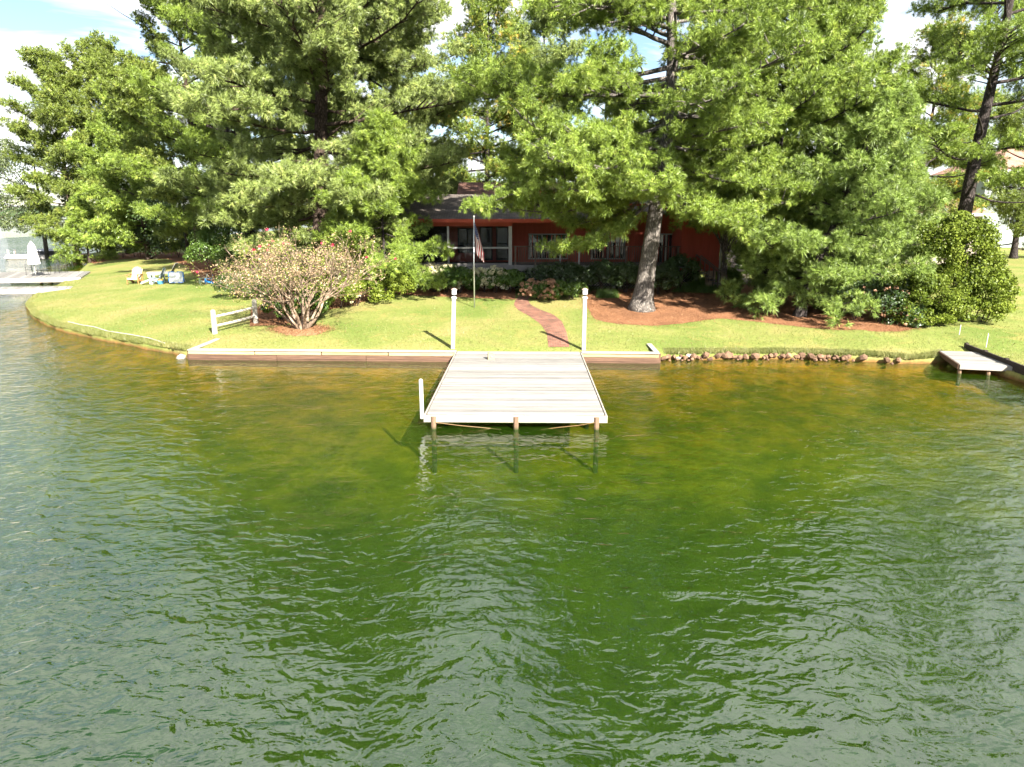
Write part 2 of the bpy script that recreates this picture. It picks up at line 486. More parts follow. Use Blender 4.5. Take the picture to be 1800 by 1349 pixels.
def mat_brick(name, c1, c2, mortar, scale, axes='XY', w=0.5, h=0.25):
    m, n, l, out = newmat(name)
    tc = N(n, 'ShaderNodeTexCoord')
    src = tc.outputs['UV'] if axes == 'UV' else tc.outputs['Object']
    if axes == 'XZ':
        mp = N(n, 'ShaderNodeMapping'); mp.inputs['Rotation'].default_value = (R(90), 0, 0); l.new(src, mp.inputs[0]); src = mp.outputs[0]
    b = N(n, 'ShaderNodeTexBrick'); b.inputs['Scale'].default_value = scale; b.inputs['Color1'].default_value = (*c1, 1)
    b.inputs['Color2'].default_value = (*c2, 1); b.inputs['Mortar'].default_value = (*mortar, 1)
    b.inputs['Brick Width'].default_value = w; b.inputs['Row Height'].default_value = h; b.inputs['Mortar Size'].default_value = 0.014
    l.new(src, b.inputs['Vector'])
    t = N(n, 'ShaderNodeTexNoise'); t.inputs['Scale'].default_value = 1.6; t.inputs['Detail'].default_value = 6
    l.new(tc.outputs['Object'], t.inputs['Vector'])
    r2 = ramp(n, [(0.3, (0.7, 0.7, 0.68)), (0.7, (1.2, 1.18, 1.15))]); l.new(t.outputs[0], r2.inputs[0])
    c = mixc(n, l, 1.0, b.outputs[0], r2.outputs[0], 'MULTIPLY')
    p = N(n, 'ShaderNodeBsdfPrincipled'); p.inputs['Roughness'].default_value = 0.9; p.inputs['Specular IOR Level'].default_value = 0.15
    l.new(c, p.inputs['Base Color'])
    bb = N(n, 'ShaderNodeBump'); bb.inputs['Strength'].default_value = 0.6; bb.inputs['Distance'].default_value = 0.02; bb.invert = True
    l.new(b.outputs['Fac'], bb.inputs['Height']); l.new(bb.outputs[0], p.inputs['Normal'])
    l.new(p.outputs[0], out.inputs[0])
    return m

def mat_glass(name, col=(0.02, 0.025, 0.03), rough=0.03):
    m, n, l, out = newmat(name)
    p = N(n, 'ShaderNodeBsdfPrincipled'); p.inputs['Base Color'].default_value = (*col, 1)
    p.inputs['Roughness'].default_value = rough; p.inputs['Specular IOR Level'].default_value = 0.9
    l.new(p.outputs[0], out.inputs[0])
    return m

def mat_screen():
    """dark insect screen: a fine mesh that lets about half of the light through"""
    m, n, l, out = newmat('insect_screen')
    d = N(n, 'ShaderNodeBsdfDiffuse'); d.inputs[0].default_value = (0.022, 0.024, 0.024, 1)
    t = N(n, 'ShaderNodeBsdfTransparent')
    ms = N(n, 'ShaderNodeMixShader'); ms.inputs[0].default_value = 0.5
    l.new(t.outputs[0], ms.inputs[1]); l.new(d.outputs[0], ms.inputs[2]); l.new(ms.outputs[0], out.inputs[0])
    return m

def mat_flag():
    m, n, l, out = newmat('flag_cloth')
    uv = N(n, 'ShaderNodeUVMap'); uv.uv_map = 'UVMap'
    sp = N(n, 'ShaderNodeSeparateXYZ'); l.new(uv.outputs[0], sp.inputs[0])
    def M(op, a, b=None, c=None):
        x = N(n, 'ShaderNodeMath', operation=op)
        for i, v in enumerate((a, b, c)):
            if v is None: continue
            if hasattr(v, 'links'): l.new(v, x.inputs[i])
            else: x.inputs[i].default_value = v
        return x.outputs[0]
    u, v = sp.outputs[0], sp.outputs[1]
    st = M('MODULO', M('FLOOR', M('MULTIPLY', v, 13.0)), 2.0)          # 0 -> red (top and bottom stripes)
    c = mixc(n, l, st, (0.33, 0.004, 0.012), (0.60, 0.60, 0.60))
    can = M('MULTIPLY', M('LESS_THAN', u, 0.4), M('GREATER_THAN', v, 6.0 / 13.0))
    U = M('MULTIPLY', u, 12.0 / 0.4); V = M('MULTIPLY', M('SUBTRACT', v, 6.0 / 13.0), 10.0 * 13.0 / 7.0)
    du = M('SUBTRACT', U, M('ROUND', U)); dv = M('SUBTRACT', V, M('ROUND', V))
    d2 = M('ADD', M('MULTIPLY', du, du), M('MULTIPLY', dv, dv))
    even = M('LESS_THAN', M('MODULO', M('ADD', M('ROUND', U), M('ROUND', V)), 2.0), 0.5)
    star = M('MULTIPLY', M('LESS_THAN', d2, 0.15), even)
    cc = mixc(n, l, star, (0.008, 0.014, 0.10), (0.42, 0.42, 0.42))
    c = mixc(n, l, can, c, cc)
    d = N(n, 'ShaderNodeBsdfDiffuse'); l.new(c, d.inputs[0])
    t = N(n, 'ShaderNodeBsdfTranslucent'); l.new(c, t.inputs[0])
    ms = N(n, 'ShaderNodeMixShader'); ms.inputs[0].default_value = 0.12
    l.new(d.outputs[0], ms.inputs[1]); l.new(t.outputs[0], ms.inputs[2]); l.new(ms.outputs[0], out.inputs[0])
    return m

M = {}
M['ground'] = mat_ground()
M['water'] = mat_water()
M['mulch'] = mat_mulch()
M['plank'] = simple('weathered_plank', (0.25, 0.238, 0.22), 0.85, 0.32, 2.2, 0.25, (0.6, 9, 9), rnd=0.3)
M['fascia'] = simple('pale_dock_trim', (0.32, 0.285, 0.24), 0.8, 0.14, 2.5, 0.2, (0.7, 6, 6), rnd=0.06)
M['pile'] = simple('wet_pile', (0.26, 0.15, 0.08), 0.8, 0.4, 5, 0.3, (1, 1, 0.4))
def mat_pile():
    m = simple('wet_pile_algae', (0.20, 0.125, 0.08), 0.8, 0.4, 5, 0.3, (1, 1, 0.4))
    n, l = m.node_tree.nodes, m.node_tree.links
    pr = [x for x in n if x.type == 'BSDF_PRINCIPLED'][0]
    src = pr.inputs['Base Color'].links[0].from_socket
    g = N(n, 'ShaderNodeNewGeometry'); sp = N(n, 'ShaderNodeSeparateXYZ'); l.new(g.outputs['Position'], sp.inputs[0])
    mr = N(n, 'ShaderNodeMapRange'); mr.inputs['From Min'].default_value = -0.01; mr.inputs['From Max'].default_value = 0.10
    l.new(sp.outputs['Z'], mr.inputs[0])
    l.new(mixc(n, l, mr.outputs[0], (0.02, 0.035, 0.006), src), pr.inputs['Base Color'])  # submerged part coloured dark, as if dimmed by murky water
    return m
M['pile'] = mat_pile()
M['wall_dark'] = simple('dark_wet_timber', (0.045, 0.034, 0.028), 0.9, 0.3, 3, 0.2, rnd=0.2)  # near-black base colour stands in for the shade on the wall face
M['bulk_light'] = simple('bulkhead_board_dry', (0.38, 0.29, 0.155), 0.85, 0.35, 2.0, 0.3, (0.6, 5, 7), rnd=0.25)
M['bulk_dark'] = simple('bulkhead_board_stained', (0.115, 0.065, 0.043), 0.85, 0.4, 2.0, 0.3, (0.6, 5, 7), rnd=0.2)
M['cap'] = simple('bulkhead_cap', (0.34, 0.315, 0.28), 0.85, 0.15, 2.0, 0.2, (0.7, 7, 7), rnd=0.08)
M['white'] = simple('white_paint', (0.5, 0.485, 0.46), 0.55, 0.08, 3, 0.05)
M['white_worn'] = simple('worn_white_paint', (0.42, 0.385, 0.33), 0.8, 0.25, 4, 0.2, (1, 1, 0.5), rnd=0.08)
M['metal'] = simple('aluminium', (0.62, 0.62, 0.62), 0.35, 0.06, 4, 0.0, metal=0.8)
M['red'] = simple('red_siding', (0.34, 0.065, 0.040), 0.75, 0.15, 1.5, 0.1, (3, 3, 0.4), rnd=0.1)
M['red_trim'] = simple('red_trim', (0.30, 0.050, 0.026), 0.7, 0.15, 2, 0.05)
M['grey'] = simple('grey_deck_paint', (0.17, 0.16, 0.15), 0.75, 0.2, 3, 0.1, rnd=0.08)
M['grey_light'] = simple('pale_grey_trim', (0.30, 0.29, 0.27), 0.7, 0.15, 3, 0.1)
M['rail'] = simple('brown_rail', (0.115, 0.085, 0.066), 0.75, 0.25, 4, 0.1)
M['lattice'] = simple('grey_lattice', (0.34, 0.33, 0.31), 0.8, 0.15, 4, 0.1)
M['pier'] = simple('tan_pier', (0.36, 0.27, 0.19), 0.9, 0.2, 4, 0.2)
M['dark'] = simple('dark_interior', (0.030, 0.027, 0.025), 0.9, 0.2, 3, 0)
M['glass'] = mat_glass('window_glass')
M['screen'] = mat_screen()
M['shingle'] = mat_brick('grey_shingle', (0.155, 0.130, 0.115), (0.105, 0.092, 0.085), (0.05, 0.045, 0.04), 1.0, 'XY', 0.3, 0.14)
M['shingle_red'] = mat_brick('brown_shingle', (0.22, 0.115, 0.085), (0.14, 0.08, 0.065), (0.06, 0.04, 0.035), 1.0, 'XY', 0.3, 0.2)
M['roof_pink'] = mat_brick('tan_shingle', (0.36, 0.215, 0.16), (0.30, 0.18, 0.14), (0.22, 0.13, 0.10), 1.0, 'XY', 0.3, 0.14)
M['path_brick'] = mat_brick('path_brick', (0.28, 0.115, 0.08), (0.12, 0.055, 0.042), (0.19, 0.14, 0.105), 1.0, 'UV', 0.22, 0.11)
M['path_stone'] = mat_brick('path_stone', (0.36, 0.29, 0.25), (0.28, 0.22, 0.20), (0.14, 0.11, 0.09), 1.0, 'UV', 0.6, 0.45)
M['rock_a'] = simple('brown_rock', (0.17, 0.10, 0.062), 0.9, 0.45, 3, 0.5, rnd=0.35)
M['rock_b'] = simple('pale_rock', (0.36, 0.31, 0.26), 0.9, 0.25, 3, 0.4, rnd=0.2)
M['flag'] = mat_flag()
M['bark_grey'] = barkmat('grey_pine_bark', (0.19, 0.17, 0.155), (0.38, 0.35, 0.32))
M['bark_brown'] = barkmat('brown_pine_bark', (0.085, 0.062, 0.05), (0.20, 0.15, 0.12))
M['bark_dark'] = barkmat('dark_pine_bark', (0.06, 0.05, 0.048), (0.145, 0.125, 0.12))
M['bark_pale'] = barkmat('pale_smooth_bark', (0.34, 0.25, 0.18), (0.46, 0.36, 0.28), 2.0)
M['n_yellow'] = leafmat('needles_yellow_green', (0.057, 0.092, 0.014), (0.260, 0.362, 0.050), (0.445, 0.499, 0.112))
M['n_pale'] = leafmat('needles_pale_green', (0.065, 0.088, 0.025), (0.280, 0.355, 0.090), (0.458, 0.499, 0.153))
M['n_blue'] = leafmat('needles_blue_green', (0.052, 0.084, 0.016), (0.243, 0.345, 0.064), (0.409, 0.489, 0.130))
M['n_olive'] = leafmat('needles_olive', (0.051, 0.069, 0.013), (0.211, 0.278, 0.044), (0.338, 0.340, 0.072))
M['n_cone'] = leafmat('needles_with_cones', (0.050, 0.091, 0.014), (0.243, 0.321, 0.043), (0.646, 0.370, 0.072))
M['l_dark'] = leafmat('leaves_dark_green', (0.012, 0.030, 0.006), (0.045, 0.085, 0.015), (0.08, 0.13, 0.03), trans=0.2, gloss=0.05)
M['l_mid'] = leafmat('leaves_mid_green', (0.033, 0.072, 0.011), (0.105, 0.182, 0.026), (0.176, 0.253, 0.050), trans=0.3)
M['l_lime'] = leafmat('leaves_lime_green', (0.050, 0.080, 0.010), (0.165, 0.210, 0.026), (0.24, 0.27, 0.045), trans=0.25, gloss=0.012)
M['l_grey'] = leafmat('leaves_grey_green', (0.055, 0.080, 0.028), (0.16, 0.195, 0.075), (0.26, 0.27, 0.14), trans=0.3)
M['l_tan'] = leafmat('leaves_tan_seed', (0.40, 0.27, 0.13), (0.58, 0.39, 0.25), (0.66, 0.48, 0.37), trans=0.3, gloss=0.02, nscale=1.2)
M['l_grass'] = leafmat('grass_blades', (0.099, 0.122, 0.029), (0.198, 0.203, 0.065), (0.288, 0.252, 0.108), trans=0.2, gloss=0.02)
M['straw'] = leafmat('loose_straw', (0.14, 0.06, 0.03), (0.30, 0.15, 0.075), (0.40, 0.24, 0.13), trans=0.05, gloss=0.02)
M['fl_cream'] = leafmat('cream_flower', (0.40, 0.37, 0.20), (0.58, 0.53, 0.34), (0.66, 0.62, 0.46), trans=0.2, gloss=0.01, nscale=1.5)
M['fl_pink'] = leafmat('dusty_pink_flower', (0.32, 0.18, 0.11), (0.46, 0.26, 0.17), (0.54, 0.40, 0.26), trans=0.2, gloss=0.01, nscale=1.5)
M['fl_red'] = simple('crimson_flower', (0.52, 0.03, 0.08), 0.7, 0.2, 5, 0)
# ------------------------------------------------------------------ ground, water, far shore
def build_ground():
    xs = np.concatenate([np.linspace(-900, -150, 16), np.linspace(-145, -62, 40), np.arange(-61, 16.9, 0.3), np.arange(16.95, 19.0, 0.06),
                         np.arange(19.2, 60, 0.5), np.linspace(62, 150, 20), np.linspace(180, 900, 10)])
    off = np.concatenate([-np.array([900, 500, 250, 120, 70, 45, 35, 30, 26, 22, 19, 16.5, 14, 12, 10, 8.5, 7, 6, 5, 4, 3.2, 2.5, 1.9, 1.4, 1.0, 0.7, 0.45, 0.25]),
                          [-0.12, 0.0, 0.12, 0.3, 0.6, 1.0], np.arange(1.5, 20, 0.5), np.arange(20, 60, 2.0),
                          [62, 70, 80, 95, 115, 140, 200, 300, 500, 900, 1500]])
    X = np.repeat(xs[:, None], len(off), 1)
    Yb = ys(xs)[:, None]
    Y = Yb + off[None, :]
    d = -off[None, :] + 0 * X
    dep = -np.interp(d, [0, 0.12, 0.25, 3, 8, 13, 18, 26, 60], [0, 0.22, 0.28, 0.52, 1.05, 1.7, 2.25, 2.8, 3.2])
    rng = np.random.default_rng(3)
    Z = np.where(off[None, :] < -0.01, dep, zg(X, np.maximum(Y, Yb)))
    Z = np.where(np.abs(off[None, :]) < 0.01, zg(X, Yb) * .55, Z)
    Z = np.where(np.abs(off[None, :] - 0.12) < 0.01, zg(X, Yb) * .92, Z)
    edge = (off[None, :] > -0.3) & (off[None, :] < 0.5)
    Y = np.where(edge & ((X < -13) | ((X > 6.2) & (X < 16.5))), Y + 0.06 * np.sin(X * 2.1) + 0.05 * np.sin(X * 5.3 + 1) + 0.04 * np.sin(X * 11), Y)
    V = np.stack([X, Y, Z], -1).reshape(-1, 3)
    n = len(off)
    i = np.arange(len(xs) - 1)[:, None] * n + np.arange(n - 1)[None, :]
    Fc = np.stack([i, i + n, i + n + 1, i + 1], -1).reshape(-1, 4)
    return mesh_np('ground', V, Fc, M['ground'], smooth=True)
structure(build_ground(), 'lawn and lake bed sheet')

w = MB().quad((-4000, -1500, 0), (4000, -1500, 0), (4000, 4000, 0), (-4000, 4000, 0)).build('lake_water', M['water'])
structure(w, 'rippled green lake water')

def far_shore():
    rng = np.random.default_rng(8)
    xs = np.linspace(-3200, 3200, 900)
    h = 13 + 5 * np.sin(xs * 0.004) + rng.normal(0, 1.3, len(xs)) + 3 * np.sin(xs * 0.021 + 1)
    V, Fc = [], []
    prof = [(0, 0.0), (2, 0.7), (12, 1.0), (120, 1.15), (300, 0.9)]
    for j, (dy, k) in enumerate(prof):
        for x, hh in zip(xs, h):
            V.append((x, 1900 + 160 * math.sin(x * 0.0016) + dy, hh * k if j else -1.0))
    n = len(xs)
    for j in range(len(prof) - 1):
        for i in range(n - 1):
            Fc.append((j * n + i, j * n + i + 1, (j + 1) * n + i + 1, (j + 1) * n + i))
    return mesh_np('far_shore_hills', V, Fc, simple('far_trees', (0.045, 0.07, 0.03), 0.95, 0.4, 0.06, 0))
structure(far_shore(), 'low wooded far shore of the lake')

def loft(name, A, B, mat, lift=0.02, nu=60, nv=8, jit=0.0, uvs=True, seed=0):
    """sheet lying on the ground between two lines"""
    def res(P, k):
        P = np.array([(p[0], p[1]) for p in P], float)
        s = np.concatenate([[0], np.cumsum(np.hypot(*np.diff(P, axis=0).T))])
        # smooth resample
        t = np.linspace(0, s[-1], k)
        x, y = np.interp(t, s, P[:, 0]), np.interp(t, s, P[:, 1])
        for _ in range(3):
            x[1:-1] = (x[:-2] + 2 * x[1:-1] + x[2:]) / 4; y[1:-1] = (y[:-2] + 2 * y[1:-1] + y[2:]) / 4
        return x, y, s[-1]
    ax, ay, LA = res(A, nu); bx_, by_, LB = res(B, nu)
    rng = np.random.default_rng(seed)
    if jit:
        for a in (ax, ay, bx_, by_):
            a += np.convolve(rng.normal(0, jit, nu + 2), [0.25, 0.5, 0.25], 'valid')
    t = np.linspace(0, 1, nv)
    X = ax[:, None] * (1 - t) + bx_[:, None] * t; Y = ay[:, None] * (1 - t) + by_[:, None] * t
    edge = np.minimum(1, np.minimum(t, 1 - t) * nv)
    Z = zg(X, Y) + lift * (0.3 + 0.7 * edge)[None, :]
    V = np.stack([X, Y, Z], -1).reshape(-1, 3)
    i = np.arange(nu - 1)[:, None] * nv + np.arange(nv - 1)[None, :]
    Fc = np.stack([i, i + nv, i + nv + 1, i + 1], -1).reshape(-1, 4)
    o = mesh_np(name, V, Fc, mat, smooth=True)
    me = o.data
    # normals up
    if me.polygons[0].normal.z < 0: me.flip_normals()
    wd = np.mean(np.hypot(ax - bx_, ay - by_))
    uvl = me.uv_layers.new(name='UVMap')
    vi = np.zeros(len(me.loops), np.int32); me.loops.foreach_get('vertex_index', vi)
    uv = np.stack([(vi % nv) / (nv - 1) * wd, (vi // nv) / (nu - 1) * LA], -1).astype(np.float32)
    uvl.data.foreach_set('uv', uv.ravel())
    return o

G = lambda *pts: [gp(*p) for p in pts]
structure(loft('mulch_bed', G((1030, 522), (1031, 540), (1046, 563), (1090, 571), (1150, 574), (1210, 568), (1262, 560), (1330, 566), (1400, 575), (1480, 581), (1575, 584), (1612, 577)),
               G((1042, 512), (1100, 509), (1180, 506), (1240, 503), (1300, 498), (1322, 497), (1380, 500), (1450, 512), (1520, 525), (1560, 535), (1600, 545), (1618, 565)), M['mulch'], 0.03, 120, 16, 0.04), 'rust pine straw bed round the big pines')
structure(loft('mulch_bed', G((440, 574), (500, 572), (560, 550), (640, 531), (680, 517), (735, 520), (830, 524), (905, 527)),
               G((440, 545), (500, 530), (560, 512), (640, 492), (690, 483), (735, 488), (830, 494), (905, 497)), M['mulch'], 0.03, 90, 10, 0.05, seed=2), 'pine straw bed under the hydrangeas')
structure(loft('mulch_bed', G((166, 464), (200, 457), (240, 455), (300, 456), (322, 466), (345, 486), (362, 500)),
               G((150, 455), (190, 447), (240, 444), (310, 443), (350, 452), (390, 470), (400, 492)), M['mulch'], 0.03, 70, 10, 0.08, seed=3), 'pine straw under the left pines')
_mc = mat_mulch('pale_mulch', (0.22, 0.13, 0.065), (0.40, 0.25, 0.14))
structure(loft('mulch_bed', G((482, 580), (500, 589), (532, 592), (560, 589), (577, 580)), G((482, 578), (500, 573), (532, 571), (560, 573), (577, 578)), _mc, 0.025, 30, 8, 0.06, seed=5), 'thin mulch ring under the crape myrtle')
structure(loft('brick_path', G((1001, 611), (996, 585), (988, 566), (972, 553), (950, 545), (933, 537), (928, 527), (936, 517)),
               G((964, 611), (961, 586), (950, 570), (930, 556), (911, 546), (903, 537), (906, 527), (920, 516)), M['path_brick'], 0.02, 60, 6), 'winding brick path from the dock')
structure(loft('stone_path', G((1327, 507), (1318, 490), (1313, 475), (1300, 460), (1290, 447), (1296, 438)), G((1288, 507), (1290, 490), (1287, 475), (1279, 460), (1274, 447), (1284, 438)), M['path_stone'], 0.02, 50, 6), 'pale stone path beside the red house')

# ------------------------------------------------------------------ main dock
dock = thing('dock', 'wide pale plank swimming dock reaching out into the lake', 'dock', (0.25, 27.62, 0), R(-1.0))
DW, DL, DZ = 2.42, 9.1, 0.40
rg = random.Random(5)
pl = MB().box((0, 0, 0), (2 * DW - 0.02, 0.138, 0.036)).build('plank', M['plank'], dock, (0, -0.08, DZ - 0.018), bevel=0.004)
np_ = int(DL / 0.15)
for k in range(1, np_):
    q = share('plank', pl, dock, (rg.uniform(-.006, .006), -0.08 - k * (DL - 0.1) / np_, DZ - 0.018 + rg.uniform(-.004, .004)), R(rg.uniform(-.05, .05)))
    q.modifiers.clear()
MB().box((0, -DL - 0.03, DZ - 0.11), (2 * DW + 0.14, 0.045, 0.20)).build('fascia_board', M['fascia'], dock, bevel=0.005)
for sx in (-1, 1):
    MB().box((sx * (DW + 0.045), -DL / 2 - 0.01, DZ - 0.105), (0.045, DL + 0.02, 0.20)).build('fascia_board', M['fascia'], dock, bevel=0.005)
for x in (-1.5, 0, 1.5):
    MB().box((x, -DL / 2 + 0.1, DZ - 0.13), (0.05, DL - 0.4, 0.18)).build('joist', M['pile'], dock)
for y in (-9.15, -6.2, -3.2):
    for x in (-2.22, 0.02, 2.2):
        MB().tube([(x, y, -2.6), (x, y, DZ - 0.045)], 0.068, 10).build('pile', M['pile'], dock, smooth=False)
MB().tube([(-DW - 0.12, -DL + 0.02, 0.28), (-DW - 0.125, -DL + 0.02, 1.34), (-DW - 0.125, -DL + 0.02, 1.38)], [0.055, 0.055, 0.03], 10).build('mooring_post', M['white'], dock)
MB().tube([(-2.16, -9.2, 0.2), (-1.5, -9.15, 0.10), (-0.9, -9.1, 0.03), (-0.4, -9.0, -0.05)], 0.012, 6).build('hose', simple('yellow_hose', (0.15, 0.09, 0.035), 0.6, 0.2, 4, 0), dock)
MB().tube([(2.15, -9.2, 0.22), (1.7, -9.15, 0.12), (1.2, -9.1, 0.05), (0.7, -9.0, -0.05)], 0.012, 6).build('hose', bpy.data.materials['yellow_hose'], dock)

bp = atz(863, 631, 0.42)
blk = thing('mooring_block', 'small tan wooden block standing on the pale dock planks', 'block', (bp.x, bp.y, 0.40), R(8))
MB().add([(-.12, -.1, 0), (.13, -.1, 0), (.13, .12, 0), (-.12, .12, 0), (-.11, -.04, .27), (.11, -.04, .2), (.11, .1, .2), (-.11, .1, .27)],
         [(3, 2, 1, 0), (4, 5, 6, 7), (0, 1, 5, 4), (1, 2, 6, 5), (2, 3, 7, 6), (3, 0, 4, 7)]).build('body', simple('tan_block', (0.34, 0.25, 0.12), 0.8, 0.2, 5, 0.1), blk, bevel=0.01)
MB().box((0.02, -.105, .12), (.04, .012, .05)).build('latch', M['metal'], blk)

# ------------------------------------------------------------------ bulkheads
def bulkhead(name, label, x0, x1, ret):
    A, B = Vector((-12.97, 27.95)), Vector((5.76, 27.22))
    def at(x): return A.y + (B.y - A.y) * (x - A.x) / (B.x - A.x)
    rz = math.atan2(B.y - A.y, B.x - A.x)
    t = thing(name, label, 'retaining wall', (x0, at(x0), 0), rz)
    L = (x1 - x0) / math.cos(rz)
    r = random.Random(int(x0 * 7))
    n = max(1, round(L / 3.6)); seg = L / n
    for i in range(n):
        MB().box((seg * (i + .5), 0.06, 0.405), (seg - 0.012, 0.27, 0.045)).build('cap_board', M['cap'], t, bevel=0.006)
    n = max(1, round(L / 2.4)); seg = L / n
    for i in range(n):
        MB().box((seg * (i + .5), 0.0 + r.uniform(-.012, .012), 0.30), (seg - r.uniform(.01, .06), 0.05, 0.150 - r.uniform(0, .02))).build('upper_board', M['bulk_light'], t, bevel=0.006)
    n = max(1, round(L / 3.3)); seg = L / n
    for row, z in enumerate((0.14, -0.02, -0.18)):
        for i in range(n):
            MB().box((seg * (i + .5), -0.015 + r.uniform(-.012, .012), z), (seg - 0.015, 0.06, 0.155)).build('lower_board', M['bulk_dark'], t, bevel=0.008)
    k = max(2, round(L / 2.4))
    for i in range(k + 1):
        MB().box((L * i / k, 0.09, 0.0), (0.12, 0.12, 0.74)).build('post', M['bulk_dark'], t)
    # return leg of the cap running into the lawn
    a = Vector(ret[0]); b = Vector(ret[1]); d = b - a
    loc = Matrix.Rotation(-rz, 2) @ Vector((a.x - x0, a.y - at(x0))); loc2 = Matrix.Rotation(-rz, 2) @ Vector((b.x - x0, b.y - at(x0)))
    MB().bar((loc.x, loc.y, 0.42), (loc2.x, loc2.y, 0.50), 0.2, 0.05).build('return_board', M['cap'], t, bevel=0.006)
    return t
bulkhead('timber_bulkhead', 'long timber bulkhead with pale cap, left of the dock', -12.97, -2.2, ((-12.8, 28.1), (-12.55, 29.9)))
bulkhead('timber_bulkhead', 'short timber bulkhead with pale cap, right of the dock', 2.72, 5.76, ((5.66, 27.36), (5.62, 28.7)))

def boulder(rng, sx, sy, sz, seed):
    import bmesh
    bm = bmesh.new(); bmesh.ops.create_icosphere(bm, subdivisions=1, radius=0.5)
    for v in bm.verts:
        k = 0.55 + 0.85 * (0.5 + 0.5 * mnoise.noise(v.co * 2.2 + Vector((seed * 3.1, seed, 0))))
        v.co = Vector((v.co.x * sx * k, v.co.y * sy * k, v.co.z * sz * k))
    me = bpy.data.meshes.new('stone'); bm.to_mesh(me); bm.free()
    return me
edg = thing('stone_edging', 'row of rough rust-brown stones edging the bank right of the bulkhead', 'stone edging', (6.0, 27.9, 0.0))
rg = random.Random(11)
x = 6.0
cnt = 0
while x < 15.6:
    big = rg.random() < 0.3
    s = rg.uniform(0.27, 0.36) if big else rg.uniform(0.15, 0.26)
    pale = cnt in (4, 7)
    me = boulder(rg, s * rg.uniform(1.0, 1.5), s * 1.1, s * rg.uniform(.75, 1.1), cnt)
    me.materials.append(M['rock_b'] if pale else M['rock_a'])
    o = bpy.data.objects.new('stone', me); COL.objects.link(o); o.parent = edg
    yy = float(ys(x)) - 0.12 + rg.uniform(-.1, .1)
    o.location = (x - 6.0, yy - 27.9, 0.04 + s * 0.30 + rg.uniform(-.03, .05)); o.rotation_euler = (rg.uniform(-.4, .4), rg.uniform(-.4, .4), rg.uniform(0, 6))
    if rg.random() < 0.45:
        me2 = boulder(rg, s * .7, s * .6, s * .5, cnt + 77); me2.materials.append(M['rock_a'])
        o2 = bpy.data.objects.new('stone', me2); COL.objects.link(o2); o2.parent = edg
        o2.location = (x - 6.0 + .1, yy - 27.9 - .22, 0.05); o2.rotation_euler = (0, 0, rg.uniform(0, 6))
    x += s * rg.uniform(0.6, .95) + (rg.uniform(0.2, .5) if x > 13.2 and rg.random() < .4 else 0); cnt += 1
for (px, py, s, lab, mt) in ((318, 629, .3, 'blocky tan stone at the left end of the long bulkhead', 'rock_b'), (334, 630, .22, 'small brown stone in the water by the long bulkhead', 'rock_a')):
    p = atz(px, py, 0.03); me = boulder(rg, s * 1.4, s, s, px); me.materials.append(M[mt])
    o = bpy.data.objects.new('rock', me); COL.objects.link(o); o.location = (p.x, p.y, 0.05); tag(o, lab, 'rock')

# ------------------------------------------------------------------ lamp posts, flagpole, fence
def lamp_post(px, py, top, label, lean):
    b = atz(px, py, 0.5); b.z = gz(b.x, max(b.y, float(ys(b.x)) + .12)) - 0.02
    t = thing('lamp_post', label, 'lamp post', b, 0, 'lamp posts at the head of the dock')
    t.rotation_euler = (0, lean, 0)
    H = aty(px, top, b.y).z - b.z
    h = H - 0.42
    MB().box((0, 0, h / 2), (0.155, 0.155, h)).build('post', M['white_worn'], t, bevel=0.012)
    MB().lathe([(.085, 0), (.12, .02), (.12, .06), (.09, .09), (.06, .10)], 12, (0, 0, h)).build('collar', M['white_worn'], t)
    MB().lathe([(.05, 0), (.045, .05), (.07, .07)], 10, (0, 0, h + .10)).build('neck', simple('black_metal', (0.03, 0.03, 0.03), 0.5, 0.1, 4, 0), t)
    MB().lathe([(.075, 0), (.095, .01), (.105, .19), (.09, .20)], 12, (0, 0, h + .165)).build('lantern', simple('milk_glass', (0.62, 0.61, 0.58), 0.3, 0.05, 4, 0), t, smooth=False)
    MB().lathe([(.125, 0), (.13, .015), (.07, .05), (.03, .065)], 12, (0, 0, h + .36)).build('cap', simple('copper_cap', (0.42, 0.30, 0.24), 0.5, 0.15, 4, 0), t)
    return t
lamp_post(796, 608, 507, 'cream lamp post left of the dock head', 0.04)
lamp_post(1026, 610, 507, 'cream lamp post right of the dock head', 0.0)

